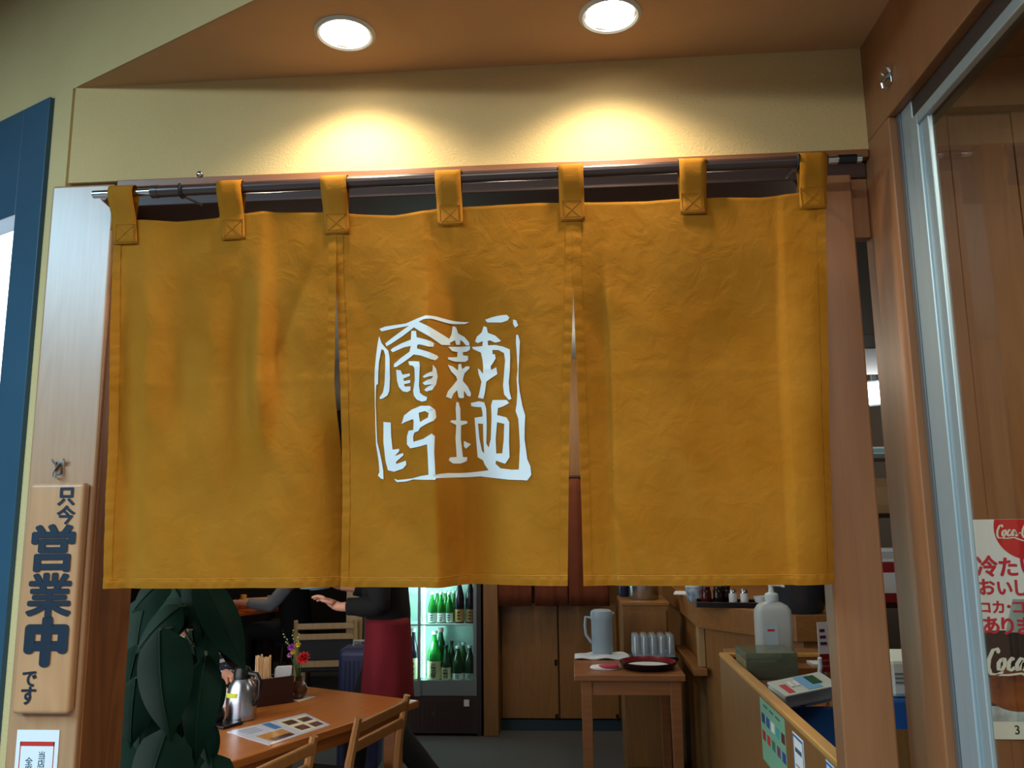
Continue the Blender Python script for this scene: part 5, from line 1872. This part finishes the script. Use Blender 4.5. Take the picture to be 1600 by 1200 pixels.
# ================================================================== KITCHEN SEEN THROUGH THE SLIT
kl = (atY(1358, 600, 4.2) + atY(1378, 628, 4.2)) / 2
KL = empty('kitchen_light', (kl.x, 4.2, kl.z))
tag(KL, 'white lit panel lamp in the kitchen seen through the slit', 'lamp')
MB().box(-.09, .09, -.012, 0, -.055, .055, Matrix.Rotation(R(-5), 4, 'Y')).build('diffuser', mat('panel_light', (255, 255, 255), .4, emit=6), KL)
MB().box(-.10, .10, .0005, .03, -.065, .065, Matrix.Rotation(R(-5), 4, 'Y')).build('housing', FGREY, KL)
MB().box(-.012, .012, .005, .02, .065, 2.72 - kl.z).build('drop_rod', FGREY, KL)
kh = empty('slit_blocker', (1.42, 3.75, 2.17))  # added dark box, keeps the bright ceiling out of the slit top
tag(kh, 'added dark box hiding the bright ceiling at the top of the slit', 'hood')
BLOCKER = mat('blocker_dark', (26, 24, 24), .5)
MB().box(-.34, .34, -.36, .30, 0, .06).build('blocker_rim', BLOCKER, kh, bevel=.004)
MB().box(-.30, .30, -.32, .28, .06, .55).build('hood_body', BLOCKER, kh, bevel=.004)
ks = empty('kitchen_shelf', (1.60, 4.3, 0))
tag(ks, 'kitchen shelf unit with stacked goods seen through the slit', 'shelf')
for z in (1.06, 1.50, 1.80):
    MB().box(-.32, .28, 0, .30, z - .02, z).build('shelf_board', FGREY if z > 1.7 else DBR, ks)
for x in (-.32, .26):
    MB().box(x, x + .02, .0, .30, 0, 1.78).build('upright', DBR, ks)


def kthing(name, z0, z1, w, m, label, cat, x=None, parts=None):
    xx = 1.56 if x is None else x
    t = empty(name, (xx, 4.38, z0))
    tag(t, label, cat)
    MB().box(-w, w, -.06, .06, 0, z1 - z0).build(name + '_body', m, t, bevel=.006)
    MB().box(-w * .8, w * .8, -.0615, -.0605, (z1 - z0) * .25, (z1 - z0) * .75).build(name + '_label', parts or PAPER, t)
    return t


kthing('cardboard_carton', 1.501, 1.68, .14, mat('carton_tan', (150, 120, 84), .8), 'tan carton on the kitchen shelf in the slit', 'carton', 1.56, mat('carton_label', (160, 132, 96), .8))
kthing('white_packet', 1.801, 1.84, .13, PAPER, 'pale flat packet on the top kitchen shelf', 'packet', 1.56, mat('packet_teal', (120, 190, 200), .6))
kthing('red_carton', 1.0605, 1.26, .10, mat('carton_red', (150, 30, 36), .6), 'red and white carton on the lower kitchen shelf', 'carton', 1.54, PAPER)
kthing('white_tub', 1.2605, 1.33, .10, PAPER, 'white tub standing on the red carton', 'tub', 1.54, mat('tub_grey', (190, 196, 200), .6))
# white printer box on blue crate, through the lower slit
wbx = atY(1404, 1015, 2.30)
pr = empty('receipt_printer', (.86, 2.22, 1.0605))
tag(pr, 'white receipt printer seen through the lower slit', 'printer')
MB().box(-.10, .10, -.08, .10, .0, .088).build('case', TG, pr, bevel=.01)
for k in range(3):
    MB().box(-.09, .09, -.0815, -.0805, .034 + .010 * k, .038 + .010 * k).build('slot', mat('slot_grey', (110, 120, 122), .5), pr)
bp_ = empty('blue_stand', (.86, 2.22, 0.531))
tag(bp_, 'blue plastic stand under the receipt printer', 'stand')
MB().box(-.11, .11, -.10, .11, 0, .529).build('stand_block', BLU, bp_, bevel=.006)
MB().box(-.112, .112, -.102, -.100, .375, .462).build('stand_band', SHOPWOOD, bp_)

# ================================================================== PEOPLE
SKIN = mat('skin', (206, 150, 124), .55)
HAIR = mat('hair_black', (18, 15, 14), .6)
EYEW = mat('eye_white', (225, 222, 216), .3)
EYEB = mat('eye_dark', (24, 18, 16), .2)


def skin_part(name, chains, m, parent, sub=2):
    """chains: lists of (x, y, z, radius); later chains start on an existing point"""
    idx, vs, rad, es = {}, [], [], []
    def vid(p):
        key = tuple(round(c, 4) for c in p[:3])
        if key not in idx:
            idx[key] = len(vs)
            vs.append(p[:3])
            rad.append(p[3] if isinstance(p[3], tuple) else (p[3], p[3]))
        return idx[key]
    for ch in chains:
        for a, b in zip(ch, ch[1:]):
            es.append((vid(a), vid(b)))
    me = bpy.data.meshes.new(name)
    me.from_pydata(vs, es, [])
    o = bpy.data.objects.new(name, me)
    COL.objects.link(o)
    o.modifiers.new('skin', 'SKIN').use_smooth_shade = True
    for i, sv in enumerate(me.skin_vertices[0].data):
        sv.radius = rad[i]
        sv.use_root = (i == 0)
    ss = o.modifiers.new('sub', 'SUBSURF')
    ss.levels = ss.render_levels = sub
    bpy.context.view_layer.update()
    out = bpy.data.meshes.new_from_object(o.evaluated_get(bpy.context.evaluated_depsgraph_get()))
    bpy.data.objects.remove(o)
    out.name = name
    out.materials.clear()
    out.materials.append(m)
    out.polygons.foreach_set('use_smooth', [True] * len(out.polygons))
    ob = bpy.data.objects.new(name, out)
    COL.objects.link(ob)
    ob.parent = parent
    return ob


def hand_chains(wr, fwd, side, up):
    """palm and five bent fingers from the wrist"""
    wr, fwd, side, up = Vector(wr), Vector(fwd).normalized(), Vector(side).normalized(), Vector(up).normalized()
    W0 = tuple(wr) + (.022,)
    pm = wr + fwd * .05
    PM = tuple(pm) + ((.030, .017),)
    kn = wr + fwd * .088
    ch = [[W0, PM]]
    for k, (off, ln) in enumerate(((.028, .066), (.010, .076), (-.009, .070), (-.027, .055))):
        b = kn + side * off
        m1 = b + fwd * ln * .5 - up * .010
        m2 = b + fwd * ln * .85 - up * .032
        ch.append([PM, tuple(b) + (.010,), tuple(m1) + (.0085,), tuple(m2) + (.007,)])
    b = wr + fwd * .03 + side * .034
    m1 = b + fwd * .032 + side * .014 - up * .012
    m2 = m1 + fwd * .028 - up * .008
    ch.append([PM, tuple(b) + (.011,), tuple(m1) + (.0095,), tuple(m2) + (.008,)])
    return ch


def head(parent, c, fwd, hair_long=False):
    """face features and hair on a head centred at c looking along fwd (both in the parent's frame)"""
    c, fwd = Vector(c), Vector(fwd).normalized()
    side = Vector((0, 0, 1)).cross(fwd).normalized()
    for s_ in (-1, 1):
        e = c + fwd * .078 + side * (s_ * .032) + Vector((0, 0, .005))
        eo_ = MB().lathe([(0, -.011), (.008, -.007), (.011, 0), (.008, .007), (0, .011)], c=e, n=10).build('eye', EYEW, parent, True)
        MB().lathe([(0, -.005), (.005, 0), (0, .005)], c=e + fwd * .0085, n=8).build('pupil', EYEB, eo_, True)
        MB().lathe([(0, -.03), (.010, -.015), (.013, .008), (.008, .026), (0, .03)], c=c + side * (s_ * .078) - fwd * .005, n=8).build('ear', SKIN, parent, True)
    MB().tube([c + fwd * .086 - side * .022 + Vector((0, 0, -.052)), c + fwd * .091 + Vector((0, 0, -.050)), c + fwd * .086 + side * .022 + Vector((0, 0, -.052))], .0045, 6).build('mouth', mat('lips', (168, 90, 84), .5), parent, True)
    prof = []
    hb_ = MB()
    def f(u, v):
        th = u * 2 * math.pi
        ph = v * math.pi * .62
        d = side * math.cos(th) * math.sin(ph) * .092 + fwd * math.sin(th) * math.sin(ph) * .104 + Vector((0, 0, 1)) * math.cos(ph) * .122
        if math.sin(th) > .25 and ph > 1.05:
            ph2 = 1.05
            d = side * math.cos(th) * math.sin(ph2) * .092 + fwd * math.sin(th) * math.sin(ph2) * .104 + Vector((0, 0, 1)) * math.cos(ph2) * .122
        return c - fwd * .012 + d + Vector((0, 0, .012))
    hb_.grid(f, 24, 12)
    hb_.build('hair', HAIR, parent, 'all')


def spline(pts, n=6):
    pts = [Vector(p) for p in pts]
    out = []
    for i in range(len(pts) - 1):
        p0, p1, p2, p3 = pts[max(i - 1, 0)], pts[i], pts[i + 1], pts[min(i + 2, len(pts) - 1)]
        for k in range(n):
            t = k / n
            # stiff limbs: mostly straight, rounded near the joint
            q = .5 * ((2 * p1) + (p2 - p0) * t + (2 * p0 - 5 * p1 + 4 * p2 - p3) * t * t + (3 * p1 - p0 - 3 * p2 + p3) * t ** 3)
            out.append(q.lerp(p1.lerp(p2, t), .6))
    out.append(pts[-1])
    return out


def torso_cloth(name, rings, m, parent, limbs=(), lr=()):
    """garment: elliptical rings (x, y, z, rx, ry) for the trunk plus tapering sleeves or legs"""
    mb = MB()
    n = 28
    dense = []
    for i in range(len(rings) - 1):
        for k in range(3):
            t = k / 3
            dense.append([a + (b - a) * t for a, b in zip(rings[i], rings[i + 1])])
    dense.append(list(rings[-1]))
    o = len(mb.v)
    for j, (x, y, z, rx, ry) in enumerate(dense):
        for k in range(n):
            a = 2 * math.pi * k / n
            w = 1 + .02 * math.sin(3 * a + j * .7)
            mb.v.append((x + rx * w * math.cos(a), y + ry * w * math.sin(a), z))
    for j in range(len(dense) - 1):
        for k in range(n):
            k2 = (k + 1) % n
            mb.f.append((j * n + k, j * n + k2, (j + 1) * n + k2, (j + 1) * n + k))
    mb.f.append(tuple(range(n - 1, -1, -1)))
    for L in limbs:
        pts = spline(L, 7)
        rad = []
        for i in range(len(pts)):
            u = i / (len(pts) - 1) * 2
            rad.append(lr[0] + (lr[1] - lr[0]) * u if u < 1 else lr[1] + (lr[2] - lr[1]) * (u - 1))
        mb.tube(pts, [r * (1 + .03 * math.sin(i * 1.9)) for i, r in enumerate(rad)], 14)
    return mb.build(name, m, parent, 'all')


def torso_chain(pel, chest, neck, hd, look, sw=.17):
    look = Vector(look).normalized()
    hd = Vector(hd)
    return [[tuple(pel) + ((.13, .10),), tuple((Vector(pel) + Vector(chest)) / 2) + ((.125, .095),), tuple(chest) + ((.14, .10),),
             tuple(neck) + (.052,), tuple(hd - Vector((0, 0, .05)) + look * .012) + ((.062, .068),), tuple(hd + Vector((0, 0, .03))) + ((.080, .088),), tuple(hd + Vector((0, 0, .095))) + ((.055, .06),)],
            [tuple(hd - Vector((0, 0, .05)) + look * .012) + ((.062, .068),), tuple(hd + look * .088 - Vector((0, 0, .018))) + (.014,)]]


# ---- walking waiter in black with a dark red apron
BLK = mat('cloth_black', (14, 14, 17), .9)
APR = mat('apron_red', (124, 20, 34), .85, var=.2, vscale=9)
SHOE = mat('shoe_black', (12, 12, 13), .4)
wx = atY(606, 1000, 4.5).x
wp = empty('person', (wx, 4.5, 0))
tag(wp, 'person in black top and dark red apron walking with a plate', 'person')
pel, chest, neck, hd = (0, 0, .94), (-.03, 0, 1.28), (-.05, 0, 1.44), (-.075, 0, 1.575)
shN, shF = (-.035, -.165, 1.36), (-.035, .165, 1.36)
elN, wrN = (.0, -.215, 1.07), (-.215, -.20, 1.055)
elF, wrF = (-.06, .22, 1.10), (-.28, .14, 1.13)
hipN, knN, anN, toN = (0, -.085, .88), (.035, -.09, .47), (.30, -.09, .14), (.24, -.09, .03)
hipF, knF, anF, toF = (0, .085, .88), (-.17, .09, .48), (-.20, .09, .07), (-.34, .09, .03)
ch = torso_chain(pel, chest, neck, hd, (-1, 0, -.1))
ch += [[chest + ((.14, .10),), shN + (.055,), elN + (.040,), wrN + (.024,)], [chest + ((.14, .10),), shF + (.055,), elF + (.040,), wrF + (.024,)]]
ch += hand_chains(wrN, (-.8, .05, .45), (0, -.9, .3), (.4, 0, .9))
ch += hand_chains(wrF, (-.85, -.1, .2), (0, -.9, .2), (.2, 0, 1))
ch += [[pel + ((.13, .10),), hipN + (.075,), knN + (.052,), anN + (.035,), toN + (.03,)], [pel + ((.13, .10),), hipF + (.075,), knF + (.052,), anF + (.035,), toF + (.03,)]]
ch[-2][3] = anN + (.035,)
skin_part('body', ch, SKIN, wp)
head(wp, hd, (-1, 0, -.05))
torso_cloth('black_top', [(0, 0, .96, .116, .160), (-.005, 0, 1.02, .122, .158), (-.015, 0, 1.12, .124, .160), (-.03, 0, 1.27, .130, .185), (-.04, 0, 1.36, .115, .190), (-.048, 0, 1.42, .075, .10), (-.05, 0, 1.45, .058, .062)], BLK, wp,
            [[shN, elN, (wrN[0] + .05, wrN[1], wrN[2] + .003)], [shF, elF, (wrF[0] + .05, wrF[1] + .02, wrF[2] - .005)]], (.068, .056, .044))
torso_cloth('trousers', [(0, 0, .78, .10, .13), (0, 0, .86, .108, .145), (0, 0, .95, .105, .14)], BLK, wp,
            [[hipN, knN, (anN[0] - .01, anN[1], anN[2] + .02)], [hipF, knF, (anF[0], anF[1], anF[2] + .02)]], (.082, .066, .055))
ap_ = MB()
def apf(u, v):
    a = u * 2 * math.pi
    z = .985 - .42 * v
    fold = .008 * math.sin(a * 7 + 2 * v) * v
    rx = .114 + .018 * v + fold
    ry = .165 + .02 * v + fold
    return Vector((.0 + .005 * v + rx * math.cos(a), ry * math.sin(a), z))
ap_.grid(apf, 40, 12)
ap_.build('red_apron', APR, wp, 'all', solid=.004)
for a, t_ in ((anN, toN), (anF, toF)):
    skin_part('shoe', [[(a[0], a[1], a[2] + .0, .045), (a[0] + (t_[0] - a[0]) * .5, a[1], max(.042, (a[2] + t_[2]) / 2), .044), (t_[0] - .02, t_[1], .040, .036)]], SHOE, wp)
pt0 = atY(500, 918, 4.36)
pla = empty('plate', (pt0.x, 4.36, pt0.z - .008), 0)
pla.rotation_euler = (0, R(-6), 0)
tag(pla, 'pale blue plate carried by the walking person', 'plate')
MB().lathe([(0, 0), (.05, .0), (.055, .004), (.10, .014), (.102, .017), (.05, .008), (0, .006)], n=32).build('plate_dish', mat('plate_blue', (150, 186, 204), .3), pla, True)
MB().lathe([(0, .0062), (.045, .0085), (.03, .028), (0, .036)], n=16).build('food', mat('food_dark', (40, 48, 58), .8), pla, True)

# ---- seated guests


def seated(loc, rz, label, shirt, sleeve, handp, vest=None, hscale=1.0):
    t = empty('person', loc, rz)         # local: faces +x
    tag(t, label, 'person')
    pel, chest, neck, hd = (0, 0, .53), (.03, 0, .84), (.05, 0, 1.00), (.075, 0, 1.135)
    ch = torso_chain(pel, chest, neck, hd, (1, 0, -.25))
    arms = []
    for s_ in (-1, 1):
        sh_ = (.025, s_ * .165, .92)
        el_ = (.14, s_ * .235, .76)
        wr_ = tuple(Vector(handp[0 if s_ < 0 else 1]))
        arms.append((sh_, el_, wr_))
        ch += [[chest + ((.14, .10),), sh_ + (.055,), el_ + (.042,), wr_ + (.024,)]]
        d = Vector(wr_) - Vector(el_)
        ch += hand_chains(wr_, (d.x, d.y, 0), (0, -s_, .2), (0, 0, 1))
        hp, kn_, an_, to_ = (.06, s_ * .09, .53), (.42, s_ * .11, .52), (.42, s_ * .11, .08), (.54, s_ * .12, .035)
        ch += [[pel + ((.13, .10),), hp + (.08,), kn_ + (.056,), an_ + (.036,), to_ + (.03,)]]
    skin_part('body', ch, SKIN, t)
    head(t, hd, (1, 0, -.25))
    slv = [[sh_, el_, tuple(Vector(el_).lerp(Vector(wr_), .62))] for sh_, el_, wr_ in arms]
    torso_cloth('shirt', [(-.005, 0, .50, .13, .165), (.0, 0, .60, .125, .16), (.02, 0, .74, .125, .17), (.03, 0, .86, .122, .185), (.04, 0, .93, .10, .18), (.047, 0, .98, .07, .085), (.05, 0, 1.0, .058, .06)], sleeve if vest else shirt, t, slv, (.066, .056, .044))
    if vest:
        torso_cloth('vest', [(-.005, 0, .49, .14, .175), (.0, 0, .60, .135, .17), (.02, 0, .74, .135, .18), (.03, 0, .86, .132, .19), (.04, 0, .93, .11, .175), (.047, 0, .975, .08, .10)], vest, t)
    torso_cloth('trousers', [(-.02, 0, .43, .14, .165), (0, 0, .50, .14, .165), (0, 0, .60, .12, .15)], BLK, t,
                [[(.06, s_ * .09, .52), (.42, s_ * .11, .515), (.42, s_ * .11, .12)] for s_ in (-1, 1)], (.092, .07, .055))
    for s_ in (-1, 1):
        skin_part('shoe', [[(.42, s_ * .11, .055, .05), (.48, s_ * .115, .042, .045), (.55, s_ * .12, .036, .035)]], SHOE, t)
    return t


GREYS = mat('sleeve_grey', (130, 134, 144), .9)
fe = atY(452, 935, 7.7)
seated((fe.x + .12, 7.55, 0), R(176), 'seated person with grey sleeves at the far reddish table', BLK, GREYS, ((.46, -.05, .775), (.50, .14, .775)), BLK)
STR = stripe_mat('shirt_stripe', (24, 30, 52), (196, 202, 206), 9)
sp_ = atY(318, 1026, 3.75)
seated((sp_.x - .30, 3.95, 0), R(-22), 'seated person in a navy striped shirt behind the plant', STR, STR, ((.33, -.12, .775), (.33, .12, .775)))
# stools for the two guests
for lx, ly, lab in ((fe.x + .12, 7.55, 'dark stool under the person at the far table'), (sp_.x - .30, 3.95, 'dark stool under the person in the striped shirt')):
    t = empty('stool', (lx, ly, 0))
    tag(t, lab, 'stool')
    MB().lathe([(.16, .40), (.17, .405), (.17, .425), (.15, .43), (0, .43)], n=24).build('seat', SEATM, t, True)
    for k in range(4):
        a = R(45 + 90 * k)
        MB().tube([(.12 * math.cos(a), .12 * math.sin(a), .40), (.15 * math.cos(a), .15 * math.sin(a), 0)], .014, 8).build('leg', DBR, t, True)
